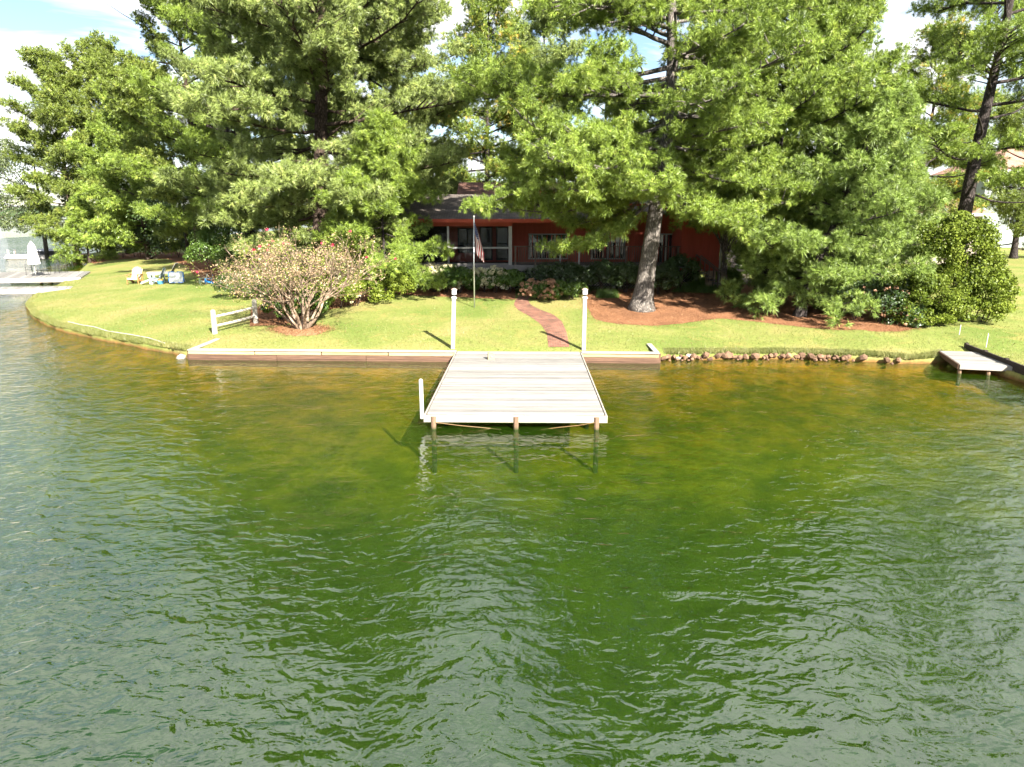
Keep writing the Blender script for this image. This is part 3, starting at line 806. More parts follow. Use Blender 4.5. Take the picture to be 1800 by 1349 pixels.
fb = gp(834, 541)
fp = thing('flagpole', 'slim silver flagpole standing on the lawn before the porch', 'flagpole', fb)
FH = aty(836, 383, fb.y).z - fb.z
MB().tube([(0, 0, 0), (0.0, 0, FH * .5), (0.03, 0, FH)], [.034, .03, .022], 10).build('pole', M['metal'], fp, smooth=True)
MB().lathe([(.01, 0), (.05, .03), (.055, .06), (.03, .1), (.01, .11)], 10, (.03, 0, FH)).build('finial', M['metal'], fp)
def flag():
    nu, nv = 40, 28
    V, uvs = [], []
    zt = fb.z + FH - 0.12
    for i in range(nu + 1):
        u = i / nu
        for j in range(nv + 1):
            v = j / nv
            hang = 1.52 * u * (1 - 0.10 * (1 - v))
            z = zt - (1 - v) * 0.92 * (1 - 0.10 * u) - hang * (0.97 if v < 1 else 0.97)
            spread = (0.20 + 0.26 * min(1, u * 1.6))
            x = 0.05 + spread * (0.5 + 0.5 * math.sin(1.1 + v * 3.4 + u * 0.6)) + 0.06 * u * v
            y = 0.10 * math.sin(v * 7.5 + u * 1.3) * min(1, 3 * u) + 0.03 * math.sin(u * 9 + v * 3)
            V.append((fb.x + x, fb.y - 0.02 + y - 0.05, z)); uvs.append((u, v))
    n = nv + 1
    Fc = [(i * n + j, (i + 1) * n + j, (i + 1) * n + j + 1, i * n + j + 1) for i in range(nu) for j in range(nv)]
    V = np.array(V); org = np.array([fb.x, fb.y, zt])
    o = mesh_np('flag', V - org, Fc, M['flag'], smooth=True); o.location = org
    uvl = o.data.uv_layers.new(name='UVMap')
    for lp in o.data.loops: uvl.data[lp.index].uv = uvs[lp.vertex_index]
    m = o.modifiers.new('thickness', 'SOLIDIFY'); m.thickness = 0.003
    return tag(o, 'striped star-spangled flag hanging limp from the silver flagpole', 'flag')
flag()

p1, p2 = gp(378, 587), gp(450, 569)
fence = thing('split_rail_fence', 'short white two-rail fence on the lawn by the crape myrtle', 'fence', p1)
d = p2 - p1
for q, top, px in ((Vector((0, 0, 0)), 545, 377), (d, 526, 449)):
    hh = aty(px, top, (p1 + q).y).z - (p1 + q).z
    MB().tube([(q.x, q.y, q.z - .1), (q.x, q.y, q.z + hh - .05), (q.x, q.y, q.z + hh)], [.115, .105, .06], 8).build('post', M['white_worn'], fence)
for h in (0.33, 0.74):
    a = Vector((0, 0, h)); b = d + Vector((0, 0, h + 0.02)); m_ = (a + b) / 2 + Vector((0, 0, -.02))
    MB().tube([a, m_, b], [.055, .062, .055], 7).build('rail', M['white_worn'], fence)

# white edging pipe along the left bank
pts = []
for px, py in ((120, 567), (145, 573), (165, 576), (190, 584), (230, 590), (262, 596), (290, 605)):
    q = gp(px, py); pts.append((q.x, q.y, q.z + 0.03))
o = MB().tube(pts, 0.024, 6).build('edging_pipe', M['white_worn']); tag(o, 'white pipe lying along the curved grassy bank', 'pipe')
# ------------------------------------------------------------------ red house
HY = 42.0
hb = gz(0, HY) - 0.1
house = thing('lake_house', 'red lake house with screened porch, railed deck and grey shingle roof', 'house', (0, HY, 0))
def hp(px, py, Y=HY):
    v = aty(px, py, Y); return v.x, v.z
FZ = hp(900, 466)[1]                     # deck floor
EZ = hp(900, 386)[1]                     # eave
PX0, PX1 = -6.1, hp(897, 460)[0]
DX1 = hp(1196, 460)[0]
WX1 = hp(1264, 460)[0]
L = lambda x, y, z: (x, y - HY, z)
def hbox(name, x0, x1, y0, y1, z0, z1, mat, par=house, bevel=0.0):
    return MB().box(L((x0 + x1) / 2, (y0 + y1) / 2, (z0 + z1) / 2), (x1 - x0, y1 - y0, z1 - z0)).build(name, mat, par, bevel=bevel)
WY = 44.6
# main body
wall = hbox('wall', -3.9, DX1, WY, WY + 0.2, hb, 6.3, M['red'])
hbox('wall', -3.9, -3.7, WY + .2, 54, hb, 6.3, M['red'])
hbox('wall', WX1 - .2, WX1, HY + 2.6, 54, hb + .9, 5.6, M['red'])
hbox('wall', -3.7, WX1 - .2, 53.8, 54, hb, 5.6, M['red'])
# right wing with board and batten front
wing = hbox('wall', DX1, WX1, HY + 2.4, HY + 2.6, FZ - 0.35, 6.1, M['red'])
# bring the wing forward so that it closes the deck
wing.location.y = -2.35
hbox('wall', WX1 - .2, WX1, HY + .25, HY + 2.6, FZ - .35, 5.6, M['red'])
hbox('wall', DX1, DX1 + .2, HY + .25, WY, FZ - .35, 5.9, M['red'])
bt = None
k = 0
xx = DX1 + 0.12
while xx < WX1 - .05:
    o = MB().box((0, 0, 0), (0.05, 0.03, 6.0 - FZ + .3)).build('batten', M['red'], house, L(xx, HY + .035, (6.0 + FZ - .3) / 2)) if bt is None else share('batten', bt, house, L(xx, HY + .035, (6.0 + FZ - .3) / 2))
    bt = bt or o; xx += 0.3
xx = 0.35
while xx < DX1 - .1:
    share('batten', bt, house, L(xx, WY - .016, (6.0 + FZ - .3) / 2)); xx += 0.3
hbox('pier', WX1 - .62, WX1 - .12, HY + .1, HY + .5, hb, FZ - .36, M['pier'])
hbox('downspout', WX1 + .02, WX1 + .10, HY - .02, HY + .06, hb + .1, 5.2, M['grey_light'])
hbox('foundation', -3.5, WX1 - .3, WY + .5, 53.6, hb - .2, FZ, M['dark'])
# deck and porch floor
hbox('floor', PX0, DX1 - .01, HY, WY, FZ - .06, FZ, M['grey'])
hbox('rim_board', PX0 - .03, DX1 - .01, HY - .05, HY - .002, FZ - .34, FZ - .002, M['grey'])
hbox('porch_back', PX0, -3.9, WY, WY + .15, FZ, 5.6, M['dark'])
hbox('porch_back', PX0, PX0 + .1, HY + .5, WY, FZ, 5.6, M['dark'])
# lattice skirt
lat = MB()
z0, z1 = hb + .05, FZ - .36
hh = z1 - z0
x = PX0
while x < DX1 - .2:
    for s in (-1, 1):
        a, b = (x, x + hh) if s > 0 else (x + hh, x)
        a2, b2 = max(PX0, min(DX1 - .2, a)), max(PX0, min(DX1 - .2, b))
        lat.bar(L(a, HY - .02 + s * .006, z0), L(b, HY - .02 + s * .006, z1), 0.010, 0.045, up=(0, 1, 0))
    x += 0.17
lt = lat.build('lattice', M['lattice'], house); lt['kind'] = 'stuff'
for x in (PX0 + .05, -3.1, -.05, 3.0, 6.0, 8.9):
    hbox('lattice_frame', x - .06, x + .06, HY - .06, HY - .035, z0, z1, M['grey_light'])
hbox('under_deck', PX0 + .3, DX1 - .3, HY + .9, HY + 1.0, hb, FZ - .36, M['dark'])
# screened porch front
zr = hp(850, 436)[1]; zh = hp(850, 398)[1]
p788 = hp(788, 436)[0]
posts = [PX0 + .06, p788, PX1]
for x in posts:
    wd = .10 if x == PX1 else .055
    hbox('porch_post', x - wd, x + wd, HY - .01, HY + .1, FZ, zh, M['grey_light'] if x > PX0 + 1 else M['grey'])
hbox('porch_rail', PX0, PX1, HY, HY + .07, zr - .045, zr + .045, M['grey_light'])
hbox('porch_rail', PX0, PX1, HY, HY + .07, FZ + .003, FZ + .09, M['grey'])
for a, b in zip(posts[:-1], posts[1:]):
    for q0, q1 in ((FZ + .09, zr - .045), (zr + .045, zh)):
        MB().quad(L(a + .05, HY + .05, q0), L(b - .05, HY + .05, q0), L(b - .05, HY + .05, q1), L(a + .05, HY + .05, q1)).build('screen', M['screen'], house)
MB().quad(L(PX1, HY + .1, FZ), L(PX1, WY, FZ), L(PX1, WY, zh), L(PX1, HY + .1, zh)).build('screen', M['screen'], house)
hbox('header', PX0, PX1 + .1, HY - .02, HY + .12, zh, EZ - .02, M['red_trim'])
# windows
def window(x0, x1, z0, z1, Y, bars=1, frame='white'):
    f = MB()
    y = Y - .03; w_ = .07
    f.box(L((x0 + x1) / 2, y, z0), (x1 - x0 + .1, .08, w_)).box(L((x0 + x1) / 2, y, z1), (x1 - x0 + .1, .08, w_))
    f.box(L(x0, y, (z0 + z1) / 2), (w_, .075, z1 - z0 - w_)).box(L(x1, y, (z0 + z1) / 2), (w_, .075, z1 - z0 - w_))
    for i in range(1, bars):
        xm = x0 + (x1 - x0) * i / bars
        f.box(L(xm, y, (z0 + z1) / 2), (.09, .07, z1 - z0 - w_))
    wn_ = f.build('window', M[frame], house)
    for i in range(bars):
        xa, xb = x0 + (x1 - x0) * i / bars, x0 + (x1 - x0) * (i + 1) / bars
        MB().box(L((xa + xb) / 2, Y - .012, (z0 + z1) / 2), (xb - xa - .08, .02, z1 - z0 - .07)).build('pane', M['glass'], wn_)
    return wn_
a0, a1 = hp(930, 455, WY), hp(998, 412, WY)
window(a0[0], a1[0], a0[1], a1[1], WY, 3, 'grey_light')
a0, a1 = hp(1152, 462, WY), hp(1188, 412, WY)
window(a0[0], a1[0], a0[1], a1[1], WY, 2)
a0, a1 = hp(845, 455, WY), hp(868, 400, WY)
window(a0[0], a0[0] + .7, FZ + .15, 4.9, WY, 1, 'dark'); window(a0[0] + 1.0, a0[0] + 1.7, FZ + .15, 4.9, WY, 1, 'dark')
window(-3.3, -2.2, FZ + .6, 4.8, WY, 2, 'dark')
a0 = hp(1040, 450, WY)
window(a0[0], a0[0] + 2.0, FZ + .2, 4.9, WY, 2, 'grey_light')
# rails
zt = hp(1000, 433)[1]; zb = FZ + .12
rp_ = [hp(p, 450)[0] for p in (906, 941, 985, 1018, 1060, 1100, 1150, 1192)]
hbox('top_rail', PX1 + .1, DX1 - .02, HY + .0, HY + .09, zt - .04, zt, M['rail'])
hbox('bottom_rail', PX1 + .1, DX1 - .02, HY + .02, HY + .07, zb - .03, zb + .02, M['rail'])
for i, x in enumerate(rp_):
    hbox('rail_post', x - .05, x + .05, HY - .012, HY + .10, FZ - .3, zt + (.0 if i not in (2, 3) else .02) - .043, M['grey_light'] if i in (2, 3) else M['rail'])
bl = None
x = PX1 + .22
while x < DX1 - .1:
    if min(abs(x - q) for q in rp_) > .08:
        if bl is None: bl = o = MB().box((0, 0, 0), (.036, .036, zt - zb - .065)).build('baluster', M['rail'], house, L(x, HY + .045, (zt + zb) / 2 - .01))
        else: share('baluster', bl, house, L(x, HY + .045, (zt + zb) / 2 - .01))
    x += 0.135
# roof: lower porch roof and upper main roof
def slab(name, x0, x1, y0, z0, y1, z1, th, mat, par=house):
    m = MB()
    v = [L(x0, y0, z0), L(x1, y0, z0), L(x1, y1, z1), L(x0, y1, z1)]
    lo = [(a, b, c - th) for a, b, c in v]
    m.add(v + lo, [(0, 1, 2, 3), (7, 6, 5, 4), (0, 4, 5, 1), (1, 5, 6, 2), (2, 6, 7, 3), (3, 7, 4, 0)])
    return m.build(name, mat, par)
slab('porch_roof', PX0 - .5, hp(1075, 386)[0], HY - .55, EZ + .02, HY + 4.2, hp(860, 342, HY + 4.2)[1], .10, M['shingle'])
hbox('fascia', PX0 - .5, hp(1075, 386)[0], HY - .60, HY - .556, EZ - .17, EZ + .03, M['red_trim'])
hbox('soffit', PX0 - .45, hp(1075, 386)[0] - .05, HY - .55, HY - .03, EZ - .14, EZ - .11, M['red_trim'])
rz_ = hp(830, 322, HY + 7.5)[1]
rf = slab('main_roof', hp(803, 335, 46)[0] - .1, WX1 + .4, HY + 3.6, 6.35, HY + 7.5, rz_ + .05, .12, M['shingle_red'])
slab('main_roof', hp(803, 335, 46)[0] - .1, WX1 + .4, 54.6, 6.0, HY + 7.502, rz_ + .048, .12, M['shingle_red'])
slab('wing_roof', DX1 - .6, WX1 + .35, HY - .35, 5.75, HY + 4.0, 6.9, .10, M['shingle'])
slab('deck_roof', hp(1075, 386)[0] + .02, DX1 - .65, HY + 1.2, 5.75, HY + 4.0, 6.6, .10, M['shingle'])
gx = hp(803, 335, 46)[0]
MB().add([L(gx, 45.8, 6.2), L(gx, 54.2, 6.0), L(gx, HY + 7.5, rz_ - .03), L(gx + .15, 45.8, 6.2), L(gx + .15, 54.2, 6.0), L(gx + .15, HY + 7.5, rz_ - .03)],
         [(0, 2, 1), (3, 4, 5), (0, 1, 4, 3), (1, 2, 5, 4), (2, 0, 3, 5)]).build('gable', simple('pale_gable', (0.42, 0.28, 0.22), 0.8, 0.1, 3, 0), house)
hbox('dormer_wall', hp(925, 370, 46.5)[0], hp(975, 370, 46.5)[0], 46.4, 47.6, 6.2, 7.15, M['red'])
# stair down to the lawn beside the wing
sx0, sx1 = hp(1222, 460)[0], hp(1250, 480)[0]
n_st = 6
for i in range(n_st):
    z = FZ - (i + 1) * (FZ - hb - .1) / (n_st + 1)
    hbox('step', sx0 - .1 + i * .27, sx0 + .2 + i * .27, HY - 1.15, HY - .15, z - .04, z, M['grey'])
za, zb2 = hp(1222, 446)[1], hp(1250, 473)[1]
for yy in (HY - 1.18, HY - .12):
    MB().bar(L(sx0, yy, za - .05), L(sx0 + 1.6, yy, zb2 - .35), .07, .07).build('stair_rail', M['rail'], house)
    for i in range(7):
        f_ = i / 6
        x = sx0 + 1.6 * f_; zt_ = za - .08 + (zb2 - .35 - za) * f_
        hbox('baluster', x - .02, x + .02, yy - .02, yy + .02, zt_ - .95, zt_, M['rail'])
hbox('landing', sx0 - 1.2, sx0 - .1, HY - 1.2, HY - .06, FZ - .1, FZ - .02, M['grey'])

# ------------------------------------------------------------------ neighbour houses
def nhouse(label, x0, x1, y0, y1, ez, rz, roofm, wallm, wins, name='neighbour_house', hip=True):
    b = gz((x0 + x1) / 2, y0)
    t = thing(name, label, 'house', ((x0 + x1) / 2, y0, b))
    cx = (x0 + x1) / 2
    q = lambda x, y, z: (x - cx, y - y0, z - b)
    MB().box(q(cx, (y0 + y1) / 2, (b + ez) / 2 - .1), (x1 - x0, y1 - y0, ez - b + .1)).build('wall', wallm, t)
    o_ = .6; ym = (y0 + y1) / 2; hx = (y1 - y0) * .45 if hip else 0.0
    v = [q(x0 - o_, y0 - o_, ez), q(x1 + o_, y0 - o_, ez), q(x1 + o_, y1 + o_, ez), q(x0 - o_, y1 + o_, ez), q(x0 + hx - o_ * (not hip), ym, rz), q(x1 - hx + o_ * (not hip), ym, rz)]
    MB().add(v, [(0, 1, 5, 4), (1, 2, 5), (2, 3, 4, 5), (3, 0, 4), (3, 2, 1, 0)]).build('roof', roofm, t)
    MB().box(q(cx, y0 - o_ - .03, ez - .08), (x1 - x0 + 1.3, .05, .22)).build('gutter', M['white'], t)
    for (wx, wz, ww, wh) in wins:
        f = MB().box(q(wx, y0 - .03, wz), (ww + .2, .08, wh + .2)).build('window', M['white'], t)
        MB().box(q(wx, y0 - .06, wz), (ww, .05, wh)).build('pane', M['glass'], f)
        MB().box(q(wx, y0 - .09, wz), (.06, .02, wh)).build('muntin', M['white'], f)
    return t
wallt = simple('tan_wall', (0.34, 0.29, 0.235), 0.85, 0.1, 2, 0)
NY = 60.0
nx0, nx1 = aty(1440, 400, NY).x, aty(1725, 400, NY).x
nez = aty(1650, 376, NY).z
nhouse('tan-walled neighbour house with pinkish shingle roof behind the right pines', nx0, nx1, NY, NY + 11, nez, aty(1650, 312, NY + 5.5).z, M['roof_pink'], wallt,
       [(aty(p, 392, NY).x, nez - 1.35, 1.1, 1.3) for p in (1465, 1500, 1590, 1635, 1680)])
NY2 = 84.0
nz2 = aty(1780, 300, NY2).z
nhouse('pale two-storey house at the right edge behind the tall bare pine', aty(1722, 400, NY2).x, aty(1722, 400, NY2).x + 20, NY2, NY2 + 10, nz2, aty(1780, 262, NY2 + 5).z, M['roof_pink'], simple('pale_teal_wall', (0.28, 0.31, 0.295), 0.85, 0.08, 2, 0),
       [(aty(p, 316, NY2).x, aty(p, 318, NY2).z, 1.3, 1.2) for p in (1748, 1775, 1800)] + [(aty(p, 388, NY2).x, aty(p, 388, NY2).z, 2.0, 1.6) for p in (1790,)])

# ------------------------------------------------------------------ right hand small dock and neighbour wall
sd = thing('small_dock', 'small low plank dock at the right edge by the bank', 'dock', (16.0, 25.0, 0))
c = [atz(1652, 617, .40), atz(1728, 619, .40), atz(1800, 645, .40), atz(1687, 640, .40)]     # back-left, back-right, front-right, front-left
c = [Vector((v.x - 16.0, v.y - 25.0, .40)) for v in c]
n = 16
for i in range(n):
    t0, t1 = i / n + .004, (i + 1) / n - .004
    a, b = c[3].lerp(c[0], t0), c[2].lerp(c[1], t0); a2, b2 = c[3].lerp(c[0], t1), c[2].lerp(c[1], t1)
    vs = [a, b, b2, a2]; lo = [v - Vector((0, 0, .035)) for v in vs]
    MB().add(vs + lo, [(0, 1, 2, 3), (7, 6, 5, 4), (0, 4, 5, 1), (1, 5, 6, 2), (2, 6, 7, 3), (3, 7, 4, 0)]).build('plank', M['plank'], sd)
MB().bar(c[3] + Vector((0, -.03, -.10)), c[2] + Vector((0, -.03, -.10)), .04, .17).build('fascia_board', M['fascia'], sd)
MB().bar(c[3] + Vector((-.03, 0, -.10)), c[0] + Vector((-.03, 0, -.10)), .04, .17).build('fascia_board', M['bulk_dark'], sd)
for v in (c[3] + Vector((.1, .1, 0)), (c[3] + c[2]) / 2 + Vector((0, .1, 0)), c[2] + Vector((-.12, .12, 0))):
    MB().tube([(v.x, v.y, -.9), (v.x, v.y, .36)], .07, 8).build('pile', M['pile'], sd)
MB().tube([(c[2].x - .02, c[2].y - .1, -.6), (c[2].x - .05, c[2].y - .1, 1.05)], .04, 8).build('mooring_post', M['grey_light'], sd)
nw = thing('neighbour_retaining_wall', 'dark low timber wall running down to the small right dock', 'retaining wall', (18.45, 28.4, 0))
W0, W1 = Vector((0, 0, 0)), Vector((-.95, -6.2, 0))
dW = (W1 - W0) / 4
for i in range(4):
    a, b = W0 + dW * i, W0 + dW * (i + 1)
    for z in (.10, .29, .47):
        MB().bar(a + dW * .003 + Vector((0, 0, z + .03 * (z < .3))), b - dW * .003 + Vector((0, 0, z)), .07, .18).build('board', M['wall_dark'], nw)
    MB().box((a.x, a.y, .35), (.12, .12, .5)).build('post', M['wall_dark'], nw)
for px, py, top, lab in ((1686, 589, 571, 'thin white marker stake at the far end of the dark low wall'), (1733, 612, 586, 'thin white marker stake above the small right dock')):
    q = gp(px, py); h = aty(px, top, q.y).z - q.z
    o = MB().tube([(0, 0, -.05), (.01, 0, h - .03), (.01, 0, h)], [.016, .016, .006], 6).build('marker_stake', M['white'], None, q); tag(o, lab, 'stake')
# ------------------------------------------------------------------ lawn furniture on the left
def adirondack(label, px, py, rz, mat, seat_mat=None, s=1.0, group=None, slats=7, name='adirondack_chair'):
    q = gp(px, py)
    t = thing(name, label, 'chair', q, rz, group); t.scale = (s, s, s)
    sm = seat_mat or mat
    fz, bz = .40, .26
    for sx in (-1, 1):
        MB().bar((sx * .30, -.34, fz - .06), (sx * .30, .52, .05), .035, .12).build('side_frame', mat, t)
        MB().box((sx * .335, -.30, .285), (.035, .10, .57)).build('leg', mat, t)
        MB().box((sx * .345, -.02, .585), (.13, .74, .028)).build('armrest', mat, t, bevel=.01)
        MB().bar((sx * .335, .30, .58), (sx * .335, .36, .0), .035, .09).build('leg', mat, t)
    for i in range(5):
        f_ = i / 4
        MB().box((0, -.33 + .46 * f_, fz - .02 - .14 * f_), (.60, .09, .022)).build('seat_slat', sm, t)
    for i in range(slats):
        u = (i - (slats - 1) / 2) / ((slats - 1) / 2)
        top = 1.02 - .14 * u * u
        MB().bar((u * .24, .14, .24), (u * .29, .52, top), .56 / slats * .86, .02, up=(0, -1, .4)).build('back_slat', sm, t)
    MB().bar((-.30, .37, .55), (.30, .37, .55), .03, .08).build('back_brace', mat, t)
    MB().bar((-.30, -.36, fz - .07), (.30, -.36, fz - .07), .025, .12).build('apron', sm, t)
    return t
cedar = simple('cedar_slats', (0.42, 0.19, 0.07), 0.65, 0.2, 5, 0.1, rnd=.1)
cedar_pale = simple('pale_cedar', (0.46, 0.34, 0.25), 0.65, 0.12, 5, 0.1, rnd=.06)
paleblue = simple('pale_blue_paint', (0.36, 0.44, 0.47), 0.6, 0.1, 5, 0.05)
adirondack('orange cedar slatted garden chair at the left end of the lawn furniture', 238, 499, R(3), cedar, cedar_pale, 1.12)
adirondack('pale blue garden chair seen from its side next to the grey lounger', 277, 499, R(-84), paleblue, None, 1.08)
adirondack('small pale green garden chair beside the bright blue one', 357, 499, R(-60), simple('pale_green_paint', (0.42, 0.52, 0.36), .6, .1, 5, .05), None, .62, None, 5)
adirondack('small bright blue garden chair near the crape myrtle', 367, 499, R(-72), simple('bright_blue_paint', (0.02, 0.20, 0.55), .5, .1, 5, .05), None, .58, None, 5)
# grey weathered lounger
q = gp(283, 488)
lg = thing('wooden_lounger', 'grey weathered wooden lounger behind the pale blue chair', 'lounger', q, R(8))
gw = simple('weathered_grey_wood', (0.25, 0.24, 0.235), .85, .25, 4, .1, rnd=.15)
for i in range(7): MB().box((-.75 + i * .22, 0, .40), (.19, .72, .03)).build('seat_slat', gw, lg)
for sy in (-1, 1): MB().box((0, sy * .34, .34), (1.75, .04, .10)).build('side_rail', gw, lg)
for sx in (-1, 1):
    for sy in (-1, 1): MB().box((sx * .78, sy * .33, .17), (.08, .06, .34)).build('leg', gw, lg)
for i in range(4): MB().bar((.82, -.27 + i * .18, .40), (1.22, -.27 + i * .18, 1.05), .15, .025, up=(-1, 0, .5)).build('back_slat', gw, lg)
# white side table with slanted legs in front
q = gp(262, 500)
tb = thing('footstool', 'low white slatted footstool in front of the grey lounger', 'footstool', q, R(12))
for i in range(6): MB().bar((-.36 + i * .13, -.28, .18 + i * .045), (-.36 + i * .13, .28, .18 + i * .045), .11, .02).build('slat', paleblue, tb)
for sy in (-1, 1):
    MB().bar((-.45, sy * .25, .08), (.32, sy * .25, .40), .03, .08).build('side_frame', paleblue, tb)
    MB().box((.27, sy * .26, .19), (.08, .03, .38)).build('leg', paleblue, tb)
# white board with blue corners (a game target)
q = gp(311, 499)
gb = thing('game_board', 'white upright board with blue corner trim on the lawn', 'board', q, R(-3))
MB().box((0, 0, .42), (.98, .05, .72)).build('panel', simple('bright_white', (.52, .53, .54), .5, .04, 3, 0), gb)
blu = simple('blue_trim', (.05, .20, .58), .5, .1, 4, 0)
for sx in (-1, 1):
    MB().box((sx * .50, -.004, .60), (.06, .07, .34)).build('side_trim', blu, gb); MB().box((sx * .50, -.004, .25), (.05, .06, .24)).build('side_trim', blu, gb)
    MB().box((sx * .27, -.004, .785), (.36, .07, .05)).build('top_trim', blu, gb); MB().box((sx * .27, -.004, .075), (.36, .065, .04)).build('bottom_trim', blu, gb)
    MB().bar((sx * .42, .03, .7), (sx * .42, .42, 0), .04, .04).build('prop_leg', M['white'], gb)
# blue bucket
q = gp(285, 499)
bk = thing('bucket', 'blue round tub on the grass beside the pale blue chair', 'bucket', q + Vector((0, -.2, 0)))
MB().lathe([(.17, 0), (.24, .22), (.25, .23), (.22, .215), (.2, .2)], 14).build('tub', simple('tub_blue', (.07, .25, .5), .4, .05, 3, 0), bk)
MB().lathe([(.19, .19), (.15, .30), (.06, .36)], 10).build('contents', simple('orange_ball', (.5, .22, .05), .6, .1, 3, 0), bk)

# ------------------------------------------------------------------ neighbouring docks at the left
def long_dock(label, cs, z, side=.32, nb=40):
    cs = [Vector((*p, z)) for p in cs]                  # back-left, back-right, front-right, front-left
    o0 = cs[3].copy(); o0.z = 0
    t = thing('neighbour_dock', label, 'dock', o0, 0, 'neighbouring docks on the left')
    c = [v - o0 for v in cs]
    pls = []
    for i in range(nb):
        f0, f1 = i / nb + .0012, (i + 1) / nb - .0012
        vs = [c[3].lerp(c[2], f0), c[3].lerp(c[2], f1), c[0].lerp(c[1], f1), c[0].lerp(c[1], f0)]
        lo = [v - Vector((0, 0, .04)) for v in vs]
        MB().add(vs + lo, [(0, 1, 2, 3), (7, 6, 5, 4), (0, 4, 5, 1), (1, 5, 6, 2), (2, 6, 7, 3), (3, 7, 4, 0)]).build('plank', M['plank'], t)
    d_ = (c[2] - c[3]).normalized(); nrm = Vector((d_.y, -d_.x, 0))
    MB().bar(c[3] + nrm * .03 + Vector((0, 0, -side / 2 - .002)), c[2] + nrm * .03 + Vector((0, 0, -side / 2 - .002)), .05, side).build('fascia_board', M['cap'], t)
    MB().bar(c[2] + d_ * .03 + Vector((0, 0, -.11)), c[1] + d_ * .03 + Vector((0, 0, -.11)), .05, .2).build('fascia_board', M['grey_light'], t)
    for f_ in (.15, .5, .8):
        for w_ in (.12, .88):
            v = c[3].lerp(c[2], f_).lerp(c[0].lerp(c[1], f_), w_)
            MB().tube([(v.x, v.y, -2.5), (v.x, v.y, z - .05)], .13, 8).build('pile', M['pile'], t)
    return t
long_dock('pale neighbouring dock carrying the folded parasol', [(-55, 63.6), (-38.9, 66.0), (-36.0, 59.6), (-51, 56.4)], .55, .36)
long_dock('narrow pale walkway dock nearest the curved lawn', [(-44, 50.6), (-32.2, 52.2), (-31.4, 50.6), (-43.2, 48.8)], .55, .34)

# parasol and terrace furniture on the dock
ub = atz(63, 485, .55)
um = thing('parasol', 'folded white parasol standing on the neighbouring dock', 'parasol', ub)
uh = aty(62, 424, ub.y).z - .55
MB().lathe([(.3, 0), (.3, .05), (.06, .09), (.05, .12)], 14).build('base', simple('dark_base', (.05, .05, .05), .6, .1, 3, 0), um)
MB().tube([(0, 0, .1), (0, 0, uh)], .03, 8).build('pole', M['grey_light'], um)
cn = MB(); nn = 14
for j in range(9):
    f_ = j / 8
    z = uh * (.34 + .64 * f_); r0 = (.38 - .06 * f_ if f_ < .3 else .33 - .15 * (f_ - .3) if f_ < .85 else .2 * (1 - f_) / .15 * .9 + .04)
    for k in range(nn):
        a = 2 * math.pi * k / nn
        rr = r0 * (1 + .22 * (1 if k % 2 else -1) * (1 - .5 * f_))
        cn.v.append((rr * math.cos(a), rr * math.sin(a), z))
for j in range(8):
    for k in range(nn):
        a, b = j * nn + k, j * nn + (k + 1) % nn
        cn.f.append((a, b, b + nn, a + nn))
cn.f.append(tuple(reversed(range(nn)))); cn.f.append(tuple(8 * nn + k for k in range(nn)))
cn.build('canopy', simple('parasol_cloth', (.72, .70, .68), .8, .06, 3, .05), um)
MB().lathe([(.02, 0), (.035, .04), (.01, .08)], 8, (0, 0, uh * .985)).build('finial', M['grey'], um)
blk_m = simple('black_iron', (.03, .03, .03), .5, .1, 3, 0)
def iron_chair(label, px, py, rz, h=1.0):
    q = atz(px, py, .55)
    t = thing('iron_chair', label, 'chair', q, rz, 'black iron chairs on the neighbouring dock')
    for sx in (-1, 1):
        for sy in (-1, 1): MB().tube([(sx * .24, sy * .24, 0), (sx * .22, sy * .22, .44)], .016, 6).build('leg', blk_m, t)
        MB().tube([(sx * .22, .22, .44), (sx * .22, .30, h)], .016, 6).build('back_post', blk_m, t)
        MB().tube([(sx * .25, .26, .66), (sx * .26, -.05, .68), (sx * .25, -.22, .64), (sx * .23, -.22, .44)], .014, 6).build('armrest', blk_m, t)
    for i in range(6): MB().box((0, -.2 + i * .08, .445), (.46, .03, .015)).build('seat_slat', blk_m, t)
    MB().tube([(-.22, .30, h), (0, .31, h + .06), (.22, .30, h)], .016, 6).build('top_rail', blk_m, t)
    for i in range(5): MB().tube([(-.16 + i * .08, .23, .46), (-.16 + i * .08, .30, h)], .009, 5).build('spindle', blk_m, t)
iron_chair('black iron chair on the dock left of the parasol', 52, 484, R(35), .92)
iron_chair('black iron chair on the dock just right of the parasol', 97, 481, R(-20), 1.15)
iron_chair('tall-backed black iron chair furthest right on the neighbouring dock', 112, 480, R(15), 1.3)
q = atz(76, 484, .55)
tt = thing('iron_table', 'low black iron table on the dock between the chairs', 'table', q)
MB().lathe([(.55, .0), (.57, .015), (.55, .03)], 20, (0, 0, .42)).build('tabletop', blk_m, tt)
for k in range(4):
    a = k * math.pi / 2 + .4; MB().tube([(.45 * math.cos(a), .45 * math.sin(a), 0), (.35 * math.cos(a), .35 * math.sin(a), .42)], .02, 6).build('leg', blk_m, tt)

